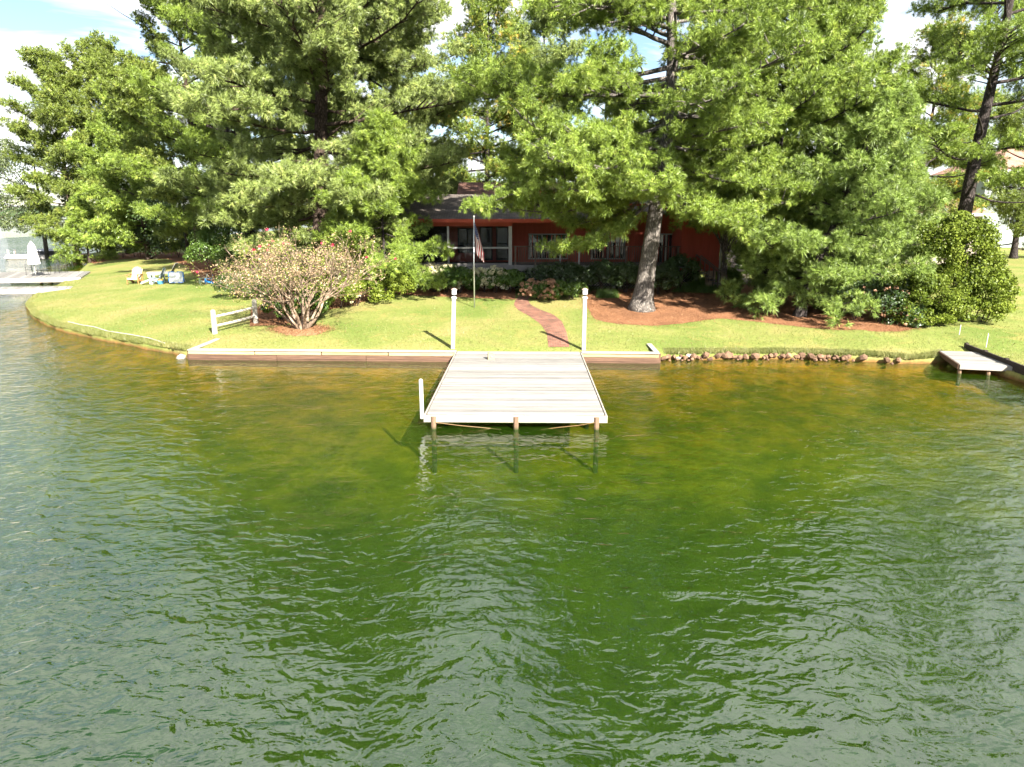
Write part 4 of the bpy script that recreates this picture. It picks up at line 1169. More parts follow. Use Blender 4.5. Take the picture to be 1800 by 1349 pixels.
# far dock with moored pontoon boat
q = atz(70, 455, 0)
pb = thing('pontoon_boat', 'far moored pontoon boat with white pontoons and dark cover', 'boat', (q.x, q.y, 0), R(3))
wf = simple('boat_white', (.62, .56, .52), .5, .06, 3, 0)
for sy in (-.9, .9): MB().tube([(-3.9, sy, .15), (-3.4, sy, .2), (3.2, sy, .2), (3.3, sy, .2)], [.08, .28, .28, .2], 10).build('pontoon', wf, pb)
MB().box((-.1, 0, .48), (6.9, 2.4, .10)).build('deck', wf, pb)
for sy in (-1.15, 1.15): MB().box((1.2, sy, .78), (3.9, .05, .50)).build('fence_panel', simple('boat_cover', (.035, .035, .04), .7, .1, 3, 0), pb)
MB().add([(-.8, -1.1, 1.03), (3.2, -1.1, 1.03), (3.2, 1.1, 1.03), (-.8, 1.1, 1.03), (-.5, 0, 1.25), (3.0, 0, 1.35)], [(0, 1, 5, 4), (1, 2, 5), (2, 3, 4, 5), (3, 0, 4)]).build('cover', simple('boat_tarp', (.38, .39, .42), .8, .1, 3, 0), pb)
for x in (-3.2, -2.4): MB().box((x, -1.05, .85), (.16, .16, .75)).build('rail_post', wf, pb)
fd = thing('distant_dock', 'dark low dock beside the far moored boat', 'dock', (q.x + 6.5, q.y + 2.2, 0), R(4))
for i in range(12): MB().box((-2.6 + i * .5, 0, .52), (.48, 1.8, .05)).build('plank', M['grey'], fd)
MB().box((0.15, -.93, .40), (6.2, .06, .22)).build('fascia_board', M['dark'], fd)
for x in (-2.4, .2, 2.8):
    for sy in (-.7, .7): MB().tube([(x, sy, -2), (x, sy, 1.0 if sy < 0 else .5)], .1, 8).build('pile', M['dark'], fd)
# ------------------------------------------------------------------ vegetation
def unit(v):
    return v / np.maximum(np.linalg.norm(v, axis=-1, keepdims=True), 1e-9)

def needles(P, D, rng, n, length, width, spread=1.15):
    """tufts: n thin needle faces fanning out round direction D at each point P"""
    m = len(P)
    Dn = unit(D)[:, None, :]
    rnd = unit(rng.normal(size=(m, n, 3)))
    d = unit(Dn * rng.uniform(0.25, 1.5, (m, n, 1)) + rnd * spread * rng.uniform(.55, 1.0, (m, n, 1)))
    ln = length * rng.uniform(.7, 1.15, (m, n, 1)) * rng.uniform(.85, 1.15, (m, 1, 1))
    st = P[:, None, :] + Dn * (rng.uniform(-.55, .1, (m, n, 1)) * length)
    s = unit(np.cross(d, Dn + rng.normal(size=(m, n, 3)) * .4)) * width
    a = st + d * ln * .10
    tip = st + d * ln
    tip = tip - np.array([0, 0, 1.0]) * ln * .10
    mid = st + d * ln * .22
    V = np.stack([mid + s * .5, tip, mid - s * .5], 2).reshape(-1, 3)
    Fc = np.arange(m * n * 3, dtype=np.int32).reshape(-1, 3)
    at = np.repeat(np.clip(rng.normal(.5, .22, (m, 1)) + rng.normal(0, .10, (m, n)), 0, 1).reshape(-1), 3)
    return V, Fc, at

def rot_about(v, k, a):
    return v * math.cos(a) + np.cross(k, v) * math.sin(a) + k * np.dot(k, v) * (1 - math.cos(a))

def clump_nodes(cc):
    """repeats the six clump shapes of a crown at its clump points; the other faces stay as they are"""
    ng = bpy.data.node_groups.new('needle_clumps', 'GeometryNodeTree')
    ng.interface.new_socket('Geometry', in_out='INPUT', socket_type='NodeSocketGeometry')
    ng.interface.new_socket('Geometry', in_out='OUTPUT', socket_type='NodeSocketGeometry')
    n, l = ng.nodes, ng.links
    gi, go = n.new('NodeGroupInput'), n.new('NodeGroupOutput')
    def named(name, dt):
        x = n.new('GeometryNodeInputNamedAttribute'); x.data_type = dt; x.inputs['Name'].default_value = name
        return x.outputs['Attribute']
    part = named('part', 'INT')
    def sel(k):
        c = n.new('FunctionNodeCompare'); c.data_type = 'INT'; c.operation = 'EQUAL'
        l.new(part, c.inputs[2]); c.inputs[3].default_value = k
        sp = n.new('GeometryNodeSeparateGeometry'); sp.domain = 'POINT'
        l.new(gi.outputs[0], sp.inputs['Geometry']); l.new(c.outputs[0], sp.inputs['Selection'])
        return sp.outputs[0]
    g2 = n.new('GeometryNodeGeometryToInstance')
    for k in range(7, 1, -1):
        tf = n.new('GeometryNodeTransform'); tf.inputs['Translation'].default_value = (-cc[0], -cc[1], -cc[2])
        l.new(sel(k), tf.inputs['Geometry']); l.new(tf.outputs[0], g2.inputs[0])
    io = n.new('GeometryNodeInstanceOnPoints'); io.inputs['Pick Instance'].default_value = True
    l.new(sel(1), io.inputs['Points']); l.new(g2.outputs[0], io.inputs['Instance'])
    l.new(named('var', 'INT'), io.inputs['Instance Index'])
    er = n.new('FunctionNodeEulerToRotation'); l.new(named('rot', 'FLOAT_VECTOR'), er.inputs[0]); l.new(er.outputs[0], io.inputs['Rotation'])
    l.new(named('scl', 'FLOAT'), io.inputs['Scale'])
    jn = n.new('GeometryNodeJoinGeometry')
    l.new(io.outputs[0], jn.inputs[0]); l.new(sel(0), jn.inputs[0]); l.new(jn.outputs[0], go.inputs[0])
    return ng

def pine(label, X, Y, H, lo, Rr, seed, mat, bark, r0=.3, path=None, nb=36, dens=1.0, nn=12, nl=0.288, nw=0.050, shape='round', droop=0.0, cat='tree', group='pine trees round the house', az=None, gap=0.0, name='pine_tree', maxt=9000, flare=1.5, cs=1.0, tpc=18, extra=()):
    rng = np.random.default_rng(seed)
    b = Vector((X, Y, gz(X, Y)))
    t = thing(name, label, cat, b, 0, group)
    # trunk
    K = 14
    ts = np.linspace(0, 1, K)
    if path is None:
        w = rng.normal(0, .05 * Rr, 2)
        path = [(0, 0, 0), (.5, w[0], w[1] * .5), (1, w[0] * .4 + rng.normal(0, .2), w[1])]
    pt = np.array(path, float)
    cx = np.interp(ts, pt[:, 0], pt[:, 1]); cy = np.interp(ts, pt[:, 0], pt[:, 2])
    for _ in range(2):
        cx[1:-1] = (cx[:-2] + 2 * cx[1:-1] + cx[2:]) / 4; cy[1:-1] = (cy[:-2] + 2 * cy[1:-1] + cy[2:]) / 4
    cz = ts * H
    def tp(f): return np.array([np.interp(f, ts, cx), np.interp(f, ts, cy), f * H])
    def tr(f): return r0 * (1 - .88 * f ** .9) * (1 + (flare - 1) * math.exp(-f * H / .55))
    mb = MB()
    fs = [0, .012, .03, .06] + list(np.linspace(.1, 1, 13))
    mb.tube([tuple(tp(f) - np.array([0, 0, .15 if f == 0 else 0])) for f in fs], [tr(f) for f in fs], 12)
    # limbs
    CL = []
    for i in range(nb + len(extra)):
        u = (min(i, nb - 1) + rng.uniform(.1, .9)) / nb
        u = u ** .92
        f = lo + (1 - lo) * u * .985
        a = i * 2.39996 + rng.normal(0, .35)
        if shape == 'round': prof = (.78 + .22 * math.sin(min(1, u / .35) * math.pi / 2)) * (1 - max(0, u - .3) / .7 * .72) if u > .0 else .8
        elif shape == 'cone': prof = max(.12, 1.0 - .85 * u)
        else: prof = .55 + .45 * math.sin(math.pi * min(1, u * .95 + .05)) if u < .9 else .5      # flat-topped
        Lb = Rr * prof * rng.uniform(.72, 1.12)
        if az is not None:
            Lb *= 1 + az[1] * math.cos(a - az[0])
        el = R(-8 + 52 * u ** 1.3 + rng.normal(0, 8)) - droop * (1 - u)
        if i >= nb: hx, a, Lb, el = extra[i - nb]; f = hx / H; u = 0.0
        d0 = np.array([math.cos(a) * math.cos(el), math.sin(a) * math.cos(el), math.sin(el)])
        p = tp(f); pts = [p]; d = d0.copy(); ns = 7
        side = rng.normal(0, .10)
        for k in range(ns):
            d = unit(d + np.array([-d0[1] * side, d0[0] * side, .055 - .12 * droop * (k < 4)]) + rng.normal(0, .07, 3))
            p = p + d * Lb / ns; pts.append(p)
        pts = np.array(pts)
        rb = max(.014, min(tr(f) * .5, .025 + Lb * .011))
        mb.tube([tuple(q) for q in pts[::1]], list(np.linspace(rb, .012, ns + 1)), 5, cap=False)
        if i < nb and rng.random() < gap: continue
        # branchlets, each ending in a rounded clump of tufts
        s0 = .12 if nw < .03 else .2
        nbl = max(3, int(Lb * 3.3 / cs))
        for j in range(nbl + 1):
            s = s0 + (1 - s0) * (j + rng.uniform(0, .6)) / (nbl + .6) if j < nbl else 1.0
            s = min(1.0, s)
            q = np.array([np.interp(s * ns, range(ns + 1), pts[:, c_]) for c_ in range(3)])
            k0 = min(ns - 1, int(s * ns)); dir_ = unit(pts[k0 + 1] - pts[k0])
            dd = rot_about(dir_, np.array([0, 0, 1.0]), (1 if j % 2 else -1) * rng.uniform(.5, 1.25)); dd[2] += rng.normal(.12, .16); dd = unit(dd)
            l2 = (Lb * rng.uniform(.10, .27) * (1.2 - .6 * s) + .22) if j < nbl else .15
            e = q + dd * l2 + np.array([0, 0, .08 * l2 + rng.normal(0.03, .17)])
            if nw < .03: mb.tube([tuple(q), tuple((q + e) / 2 + rng.normal(0, .03, 3)), tuple(e)], [rb * .4, rb * .28, .006], 3, cap=False)
            CL.append((e, rng.uniform(.32, .56) * cs, dd))
            if l2 > .85: CL.append(((q + e) / 2, rng.uniform(.26, .40) * cs, dd))
    for _ in range(5):
        CL.append((tp(1) + rng.normal(0, .25, 3) - np.array([0, 0, rng.uniform(0, .8)]), .35 * cs, np.array([0, 0, 1.0])))
    C = np.array([c[0] for c in CL]); Rc = np.array([c[1] for c in CL]); Dc = np.array([c[2] for c in CL])
    # real faces: inner foliage of each clump, coloured darker as shade, plus a few tufts
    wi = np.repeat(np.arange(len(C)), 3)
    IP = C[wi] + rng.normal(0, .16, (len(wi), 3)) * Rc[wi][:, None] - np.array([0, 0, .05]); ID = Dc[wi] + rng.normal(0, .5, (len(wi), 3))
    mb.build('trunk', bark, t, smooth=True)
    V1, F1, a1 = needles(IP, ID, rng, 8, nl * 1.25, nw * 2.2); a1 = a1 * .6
    w = np.repeat(np.arange(len(C)), 3)
    dv = unit(rng.normal(size=(len(w), 3)) + Dc[w] * .35 + np.array([0, 0, .45]))
    V0, F0, a0 = needles(C[w] + dv * Rc[w][:, None] * .8 * np.array([1, 1, .62]), dv + np.array([0, 0, .25]), rng, 9, nl * .9, nw)
    Vs, Fs, As, Ks = [V1, V0], [F1, F0 + len(V1)], [a1, a0], [np.zeros(len(V1), np.int32), np.zeros(len(V0), np.int32)]
    off = len(V1) + len(V0)
    # clump shapes, repeated at every clump by the geometry nodes below
    cc = C.mean(0); r_ref = .42 * cs
    for k in range(6):
        dv = unit(rng.normal(size=(tpc, 3)) + np.array([.35, 0, .45]))
        P_ = dv * r_ref * rng.uniform(.5, 1.08, (tpc, 1)) * np.array([1, 1, .78])
        v, f, a_ = needles(P_, dv + np.array([0, 0, .25]), rng, nn, nl, nw, 1.0)
        Vs.append(v + cc); Fs.append(f + off); As.append(a_); Ks.append(np.full(len(v), k + 2, np.int32)); off += len(v)
    Vs.append(C); As.append(np.zeros(len(C))); Ks.append(np.ones(len(C), np.int32))
    V, Fc, at, kk = np.concatenate(Vs), np.concatenate(Fs), np.concatenate(As), np.concatenate(Ks)
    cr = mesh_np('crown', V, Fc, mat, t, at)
    me = cr.data; n0 = len(V) - len(C)
    at_ = me.attributes.new('part', 'INT', 'POINT'); at_.data.foreach_set('value', kk)
    va_ = np.zeros(len(V), np.int32); va_[n0:] = rng.integers(0, 6, len(C))
    at_ = me.attributes.new('var', 'INT', 'POINT'); at_.data.foreach_set('value', va_)
    ro = np.zeros((len(V), 3), np.float32); ro[n0:, 2] = np.arctan2(Dc[:, 1], Dc[:, 0]) + rng.normal(0, .3, len(C)); ro[n0:, :2] = rng.normal(0, .22, (len(C), 2))
    at_ = me.attributes.new('rot', 'FLOAT_VECTOR', 'POINT'); at_.data.foreach_set('vector', ro.ravel())
    so = np.ones(len(V), np.float32); so[n0:] = Rc / r_ref
    at_ = me.attributes.new('scl', 'FLOAT', 'POINT'); at_.data.foreach_set('value', so)
    cr['kind'] = 'stuff'
    md = cr.modifiers.new('needles', 'NODES'); md.node_group = clump_nodes(cc)
    return t

def leaves(P, Nn, rng, size, asp=.55, tilt=.7):
    m = len(P)
    n = unit(Nn + rng.normal(0, tilt, (m, 3)))
    a = unit(np.cross(n, rng.normal(size=(m, 3)))); b = np.cross(n, a)
    s = size * rng.uniform(.7, 1.25, (m, 1))
    V = np.stack([P - a * s * .5, P + b * s * asp * .5 + n * s * .05, P + a * s * .5, P - b * s * asp * .5 + n * s * .05], 1).reshape(-1, 3)
    i = np.arange(m, dtype=np.int32)[:, None] * 4
    Fc = np.concatenate([i + [0, 1, 2], i + [0, 2, 3]], 1).reshape(-1, 3)
    at = np.repeat(np.clip(rng.normal(.5, .24, m), 0, 1), 4)
    return V, Fc, at

def lump_points(lumps, n, rng, sub=.38, ksub=26, shell=.22, zmin=.03):
    """leaf positions on small clumps spread over the skin of larger lumps"""
    P, Q = [], []
    tot = sum(r[0] * r[1] + r[1] * r[2] + r[0] * r[2] for _, r in lumps)
    for c, r in lumps:
        r = np.array(r); c = np.array(c)
        k = max(5, int(n * (r[0] * r[1] + r[1] * r[2] + r[0] * r[2]) / tot))
        ks = max(6, ksub)
        d = unit(rng.normal(size=(ks, 3))); d[:, 2] = np.where(d[:, 2] < -.35, -d[:, 2], d[:, 2])
        sc = c + d * r * rng.uniform(.72, .95, (ks, 1)); sr = r.mean() * sub * rng.uniform(.7, 1.25, ks)
        w = rng.integers(0, ks, k)
        dd = unit(rng.normal(size=(k, 3)) + d[w] * .5)
        rad = sr[w][:, None] * (1 - shell * rng.random((k, 1)) ** 1.5)
        P.append(sc[w] + dd * rad * np.minimum(1.3, r / r.mean())); Q.append(dd + np.array([0, 0, .35]))
    P, Q = np.concatenate(P), np.concatenate(Q)
    ok = P[:, 2] > zmin
    return P[ok], Q[ok]

def shrub(name, label, base, lumps, n, size, mat, seed, cat='shrub', group=None, stems=5, flowers=None, asp=.55, sub=.38, ksub=26, stem_mat=None, tilt=.7, shell=.22):
    rng = np.random.default_rng(seed)
    t = thing(name, label, cat, base, 0, group)
    mb = MB(); rr = random.Random(seed)
    for i in range(stems):
        c, r = lumps[i % len(lumps)]
        a = rr.uniform(0, 6.28); e = Vector((c[0] + math.cos(a) * r[0] * .5, c[1] + math.sin(a) * r[1] * .5, c[2] + r[2] * .35))
        s0 = Vector((c[0] * .75 + rr.uniform(-.12, .12), c[1] * .75 + rr.uniform(-.12, .12), -.08))
        mb.tube([s0, s0.lerp(e, .5) + Vector((rr.uniform(-.1, .1), rr.uniform(-.1, .1), .1)), e], [.035, .025, .01], 5, cap=False)
    mb.build('stem', stem_mat or M['bark_brown'], t)
    P, Q = lump_points(lumps, n, rng, sub, ksub, shell)
    V, Fc, at = leaves(P, Q, rng, size, asp, tilt)
    mesh_np('foliage', V, Fc, mat, t, at)
    if flowers:
        nf, fs, fm = flowers
        P, Q = lump_points(lumps, nf * 3, rng, sub, ksub, .05)
        # blooms sit on the side that gets light
        keep = (Q @ np.array([.2, -.75, .45])) > -.1
        P, Q = P[keep][:nf], unit(Q[keep][:nf])
        V, Fc, at = [], [], []
        off = 0
        for p, q in zip(P, Q):
            k = 26; s = fs * rng.uniform(.7, 1.2)
            dd = unit(rng.normal(size=(k, 3)))
            v, f, a_ = leaves(p + q * s * .3 + dd * s * .5 * np.array([1, 1, .85]), dd, rng, s * .42, .9, .35)
            V.append(v); Fc.append(f + off); at.append(np.clip(a_ * .5 + rng.random() * .6, 0, 1)); off += len(v)
        fo = mesh_np('blossom', np.concatenate(V), np.concatenate(Fc), fm, t, np.concatenate(at)); fo['kind'] = 'stuff'
    return t

def ball_lumps(w, d, h, n, seed):
    r = random.Random(seed); out = []
    for i in range(n):
        f = (i + .5) / n
        out.append(((-w / 2 + w * f + r.uniform(-.1, .1) * w / n, r.uniform(-.2, .2) * d, h * r.uniform(.42, .5)), (w / n * .72, d * .5, h * r.uniform(.42, .55))))
    return out

# --- the pines; X from the direction in which each stands, Y its distance
def px2x(px, Y): return aty(px, 400, Y).x
T = gp(1127, 546)
pine('largest pine with thick grey trunk rising from the pine straw bed', T.x, T.y, 25.0, .215, 8.4, 1, M['n_yellow'], M['bark_grey'], .46,
     [(0, 0, 0), (.17, .45, 0), (.24, .62, .1), (.43, 1.25, .2), (.65, .5, 0), (1, .2, 0)], nb=78, dens=1.0, nn=32, nl=0.220, nw=0.0185, tpc=18, cs=1.0, droop=.20, maxt=20000, az=(math.pi, .14), extra=[(5.7, math.pi + .10, 7.4, R(-22)), (6.0, math.pi - .12, 7.0, R(-17)), (5.5, math.pi + .45, 5.6, R(-26)), (6.4, math.pi + .28, 6.8, R(-10)), (6.2, math.pi - .5, 5.5, R(-15)), (5.8, math.pi + .95, 4.2, R(-18)), (6.9, math.pi + .15, 7.2, R(-4)), (7.5, math.pi, 8.2, R(-7)), (7.2, math.pi - .25, 8.0, R(-9)), (8.2, math.pi + .2, 8.0, R(-4)), (7.8, math.pi + .4, 7.0, R(-8)), (5.6, -.4, 6.2, R(-22)), (5.8, -.12, 6.8, R(-17)), (5.6, .25, 6.4, R(-17)), (6.4, .5, 6.0, R(-10))], flare=1.7)
pine('broad pale-needled pine with dark trunk behind the crape myrtle', px2x(558, 44), 44, 28, .10, 8.8, 2, M['n_pale'], M['bark_brown'], .55,
     [(0, 0, 0), (.3, .5, 0), (.6, 1.2, 0), (1, 1.0, 0)], nb=92, dens=.95, nn=28, nl=0.240, nw=0.022, tpc=17, cs=1.0, droop=.16, maxt=19000)
pine('slender pine between the broad pale pine and the house', px2x(690, 51), 51, 25, .12, 6.8, 3, M['n_pale'], M['bark_brown'], .33, nb=66, nn=28, nl=0.240, nw=0.022, tpc=17, cs=1.2, maxt=8500)
pine('young low-branched pine beside the screened porch', px2x(676, 40.2), 40.2, 8.8, .26, 4.3, 4, M['n_yellow'], M['bark_dark'], 0.10, nb=40, nn=32, nl=0.220, nw=0.0185, tpc=18, cs=1.0, droop=.25, maxt=5000, shape='cone')
pine('tall pine behind the orange cedar chair with leaning dark trunk', px2x(440, 58), 58, 29, .06, 8.8, 5, M['n_yellow'], M['bark_dark'], .45, nb=72, nn=28, nl=0.240, nw=0.022, tpc=17, cs=1.2, droop=.05, maxt=9500)
pine('tall loose pine reaching the top edge left of the broad pale pine', px2x(345, 68), 68, 26.0, .12, 7.2, 6, M['n_olive'], M['bark_brown'], .4, nb=50, nn=22, nl=0.320, nw=0.042, tpc=16, cs=1.55, maxt=6500, shape='flat', gap=.06)
pine('leftmost round-topped pine above the neighbouring dock', px2x(128, 88), 88, 21.8, .08, 6.4, 7, M['n_olive'], M['bark_brown'], .36, nb=58, nn=22, nl=0.320, nw=0.042, tpc=16, cs=1.55, maxt=6000, shape='flat')
pine('second round-topped pine from the left edge', px2x(222, 92), 92, 23.6, .08, 6.6, 8, M['n_olive'], M['bark_brown'], .36, nb=58, nn=22, nl=0.320, nw=0.042, tpc=16, cs=1.55, maxt=6000, shape='flat')
pine('shorter pine in front of the two round-topped left pines', px2x(255, 78), 78, 17.5, .06, 7.0, 9, M['n_yellow'], M['bark_brown'], .3, nb=56, nn=22, nl=0.320, nw=0.042, tpc=16, cs=1.55, maxt=6000)
pine('low bushy pine at the water edge by the far boat', px2x(150, 82), 82, 6.5, .05, 3.2, 10, M['n_yellow'], M['bark_brown'], .12, nb=26, nn=22, nl=0.320, nw=0.042, tpc=16, cs=1.55, maxt=2500, shape='cone')
pine('pine hung with orange cones behind the house roof', px2x(857, 63), 63, 21.6, .15, 6.4, 11, M['n_cone'], M['bark_dark'], .3, nb=58, nn=24, nl=0.270, nw=0.030, tpc=18, cs=1.55, maxt=7500)
pine('distant round-headed pine in the sky gap behind the house', px2x(952, 82), 82, 24.6, .25, 6.2, 12, M['n_pale'], M['bark_dark'], .3, nb=50, nn=22, nl=0.320, nw=0.042, tpc=16, cs=1.55, maxt=5000, shape='flat')
T = gp(1335, 527)
pine('dense pine with dark trunk right of the largest pine', T.x, T.y, 20.5, .20, 5.7, 13, M['n_yellow'], M['bark_dark'], .33, [(0, 0, 0), (.4, .5, .4), (1, 1.0, .8)], nb=76, nn=32, nl=0.220, nw=0.0185, tpc=18, cs=1.0, droop=.15, maxt=12000)
pine('tall pine with upswept tips right of the sky gap over the house', px2x(1425, 47), 47, 16.6, .2, 5.2, 14, M['n_yellow'], M['bark_dark'], .28, nb=56, nn=28, nl=0.240, nw=0.022, tpc=17, cs=1.0, maxt=6500)
T = gp(1405, 557)
pine('blue-green leaning pine at the front of the pine straw bed', T.x, T.y, 9.6, .10, 4.4, 15, M['n_blue'], M['bark_dark'], .24, [(0, 0, 0), (.15, .25, .1), (.5, 1.6, .5), (1, 3.4, .9)], nb=56, nn=32, nl=0.220, nw=0.0185, tpc=18, cs=1.0, droop=.25, maxt=6500, shape='round')
pine('small blue-green pine beside the lime green shrub', px2x(1548, 38), 38, 7.0, .3, 3.6, 16, M['n_blue'], M['bark_grey'], .16, nb=50, nn=32, nl=0.220, nw=0.0185, tpc=18, cs=1.0, droop=.2, maxt=3500)
X10 = px2x(1688, 47)
pine('tall sparse pine with bare dark trunk and crooked limbs near the right edge', X10, 47, 25, .20, 8.2, 17, M['n_yellow'], M['bark_dark'], .52,
     [(0, 0, 0), (.3, .25, 0), (.45, .6, 0), (.6, 1.0, 0), (1, 1.4, 0)], nb=40, nn=28, nl=0.240, nw=0.022, tpc=17, cs=1.0, maxt=4200, shape='flat', gap=.38)
pine('yellowish pine beyond the tall sparse pine', px2x(1612, 64), 64, 18.6, .2, 6.4, 18, M['n_cone'], M['bark_dark'], .3, nb=50, nn=24, nl=0.270, nw=0.030, tpc=18, cs=1.55, maxt=5000, gap=.1)
pine('olive pine at the right edge behind the bare trunk', px2x(1790, 66), 66, 16.0, .05, 7.0, 19, M['n_olive'], M['bark_dark'], .28, nb=40, nn=24, nl=0.270, nw=0.030, tpc=18, cs=1.55, maxt=3800, gap=.15)
# background wood behind the house
k = 0
for px, Y, H, lab in ((715, 78, 21, 'background pine left of the cone-hung pine'), (1065, 74, 19, 'background pine behind the largest pine'), (1190, 70, 18, 'background pine behind the red house, right of the largest pine'),
                      (1310, 76, 17, 'background pine behind the dense dark-trunked pine'), (560, 80, 22, 'background pine behind the broad pale pine'), (400, 88, 20, 'background pine deep behind the left lawn'),
                      (1470, 86, 13, 'low background pine behind the tan neighbour house'), (1740, 104, 15, 'background pine behind the pale two-storey house'), (1260, 58, 12, 'shorter pine behind the right end of the red house')):
    pine(lab, px2x(px, Y), Y, H, .10, 7.0, 40 + k, M['n_yellow'] if k % 2 else M['n_olive'], M['bark_dark'], .3, nb=30, nn=18, nl=0.360, nw=0.056, tpc=14, cs=1.9, maxt=3000, group='background pines'); k += 1

# --- broadleaf trees
def leaf_tree(label, X, Y, H, lumps, n, size, mat, bark, seed, r0=.15, path=None, name='leafy_tree', group=None, sub=.4, ksub=24):
    rng = np.random.default_rng(seed); rr = random.Random(seed)
    t = thing(name, label, 'tree', (X, Y, gz(X, Y)), 0, group)
    mb = MB()
    path = path or [(0, 0, -.1), (.05, 0, H * .3), (.1, 0, H * .55), (.1, 0, H * .8)]
    mb.tube(path, [r0 * 1.25, r0, r0 * .7, r0 * .3][:len(path)], 9)
    top = Vector(path[-2])
    for c, r in lumps:
        for j in range(3):
            e = Vector(c) + Vector((rr.uniform(-.6, .6) * r[0], rr.uniform(-.6, .6) * r[1], rr.uniform(-.3, .5) * r[2]))
            s0 = Vector(path[1]).lerp(top, rr.uniform(.3, 1)); md = s0.lerp(e, .5) + Vector((0, 0, .2))
            mb.tube([s0, md, e], [r0 * .4, r0 * .25, .012], 5, cap=False)
    mb.build('trunk', bark, t, smooth=True)
    P, Q = lump_points(lumps, n, rng, sub, ksub, .5)
    V, Fc, at = leaves(P, Q, rng, size, .55, .8)
    mesh_np('crown', V, Fc, mat, t, at)
    return t
T = gp(1270, 508)
leaf_tree('small dark-leaved tree with sunlit trunk before the red wing', T.x, T.y, 6.2, [((.2, .2, 4.1), (1.5, 1.3, 1.3)), ((-1.0, .1, 3.7), (1.0, 1.0, .9)), ((1.0, .2, 3.3), (.9, .9, .8)), ((.1, 0, 5.4), (1.2, 1.1, 1.0))], 9000, .12, M['l_dark'], M['bark_grey'], 61, .17,
          [(0, 0, -.1), (.02, 0, 1.3), (-.1, 0, 2.5), (.1, 0, 4.5)])
leaf_tree('grey-green leafy tree leaning over the water at the left edge', px2x(75, 92), 92, 15, [((-3.5, -1, 9), (3.6, 3, 3)), ((-6.0, -2, 6.6), (3.4, 2.5, 2.4)), ((-2.0, -1, 5.8), (3.4, 2.5, 2.2)), ((-6.5, -2, 10.5), (2.5, 2.2, 2)), ((-3, -1, 12), (3, 2.5, 2.2)), ((-1, -2, 3.6), (2.4, 2, 1.5)), ((-4.6, -2, 4.2), (1.9, 2, 1.2))],
          15000, .27, M['l_grey'], M['bark_grey'], 62, .22)
leaf_tree('leafy understory tree in deep shade behind the lawn chairs', px2x(325, 73), 73, 9, [((0, 0, 4.5), (3.6, 2.5, 3.0)), ((-3, 0, 3.2), (2.4, 2, 2.4)), ((3, .5, 3.4), (2.6, 2, 2.6)), ((1, 0, 7), (2.6, 2, 1.9))], 14000, .24, M['l_dark'], M['bark_dark'], 63, .15)
leaf_tree('leafy tree between the dense pine and the neighbour house', px2x(1545, 72), 72, 11, [((0, 0, 6), (3.5, 2.5, 3.2)), ((-3, 0, 4.5), (2.5, 2, 2)), ((3, 0, 5), (2.5, 2, 2.2)), ((0, 0, 9), (2.4, 2, 1.8))], 9000, .26, M['l_mid'], M['bark_dark'], 64, .18)
leaf_tree('leafy background tree behind the stone path', px2x(1330, 62), 62, 7, [((0, 0, 4.2), (3.2, 2.2, 2.4)), ((-2.6, 0, 3.4), (2.0, 2, 1.8)), ((2.8, 0, 3.4), (2.2, 2, 1.8))], 7000, .24, M['l_dark'], M['bark_dark'], 65, .16)

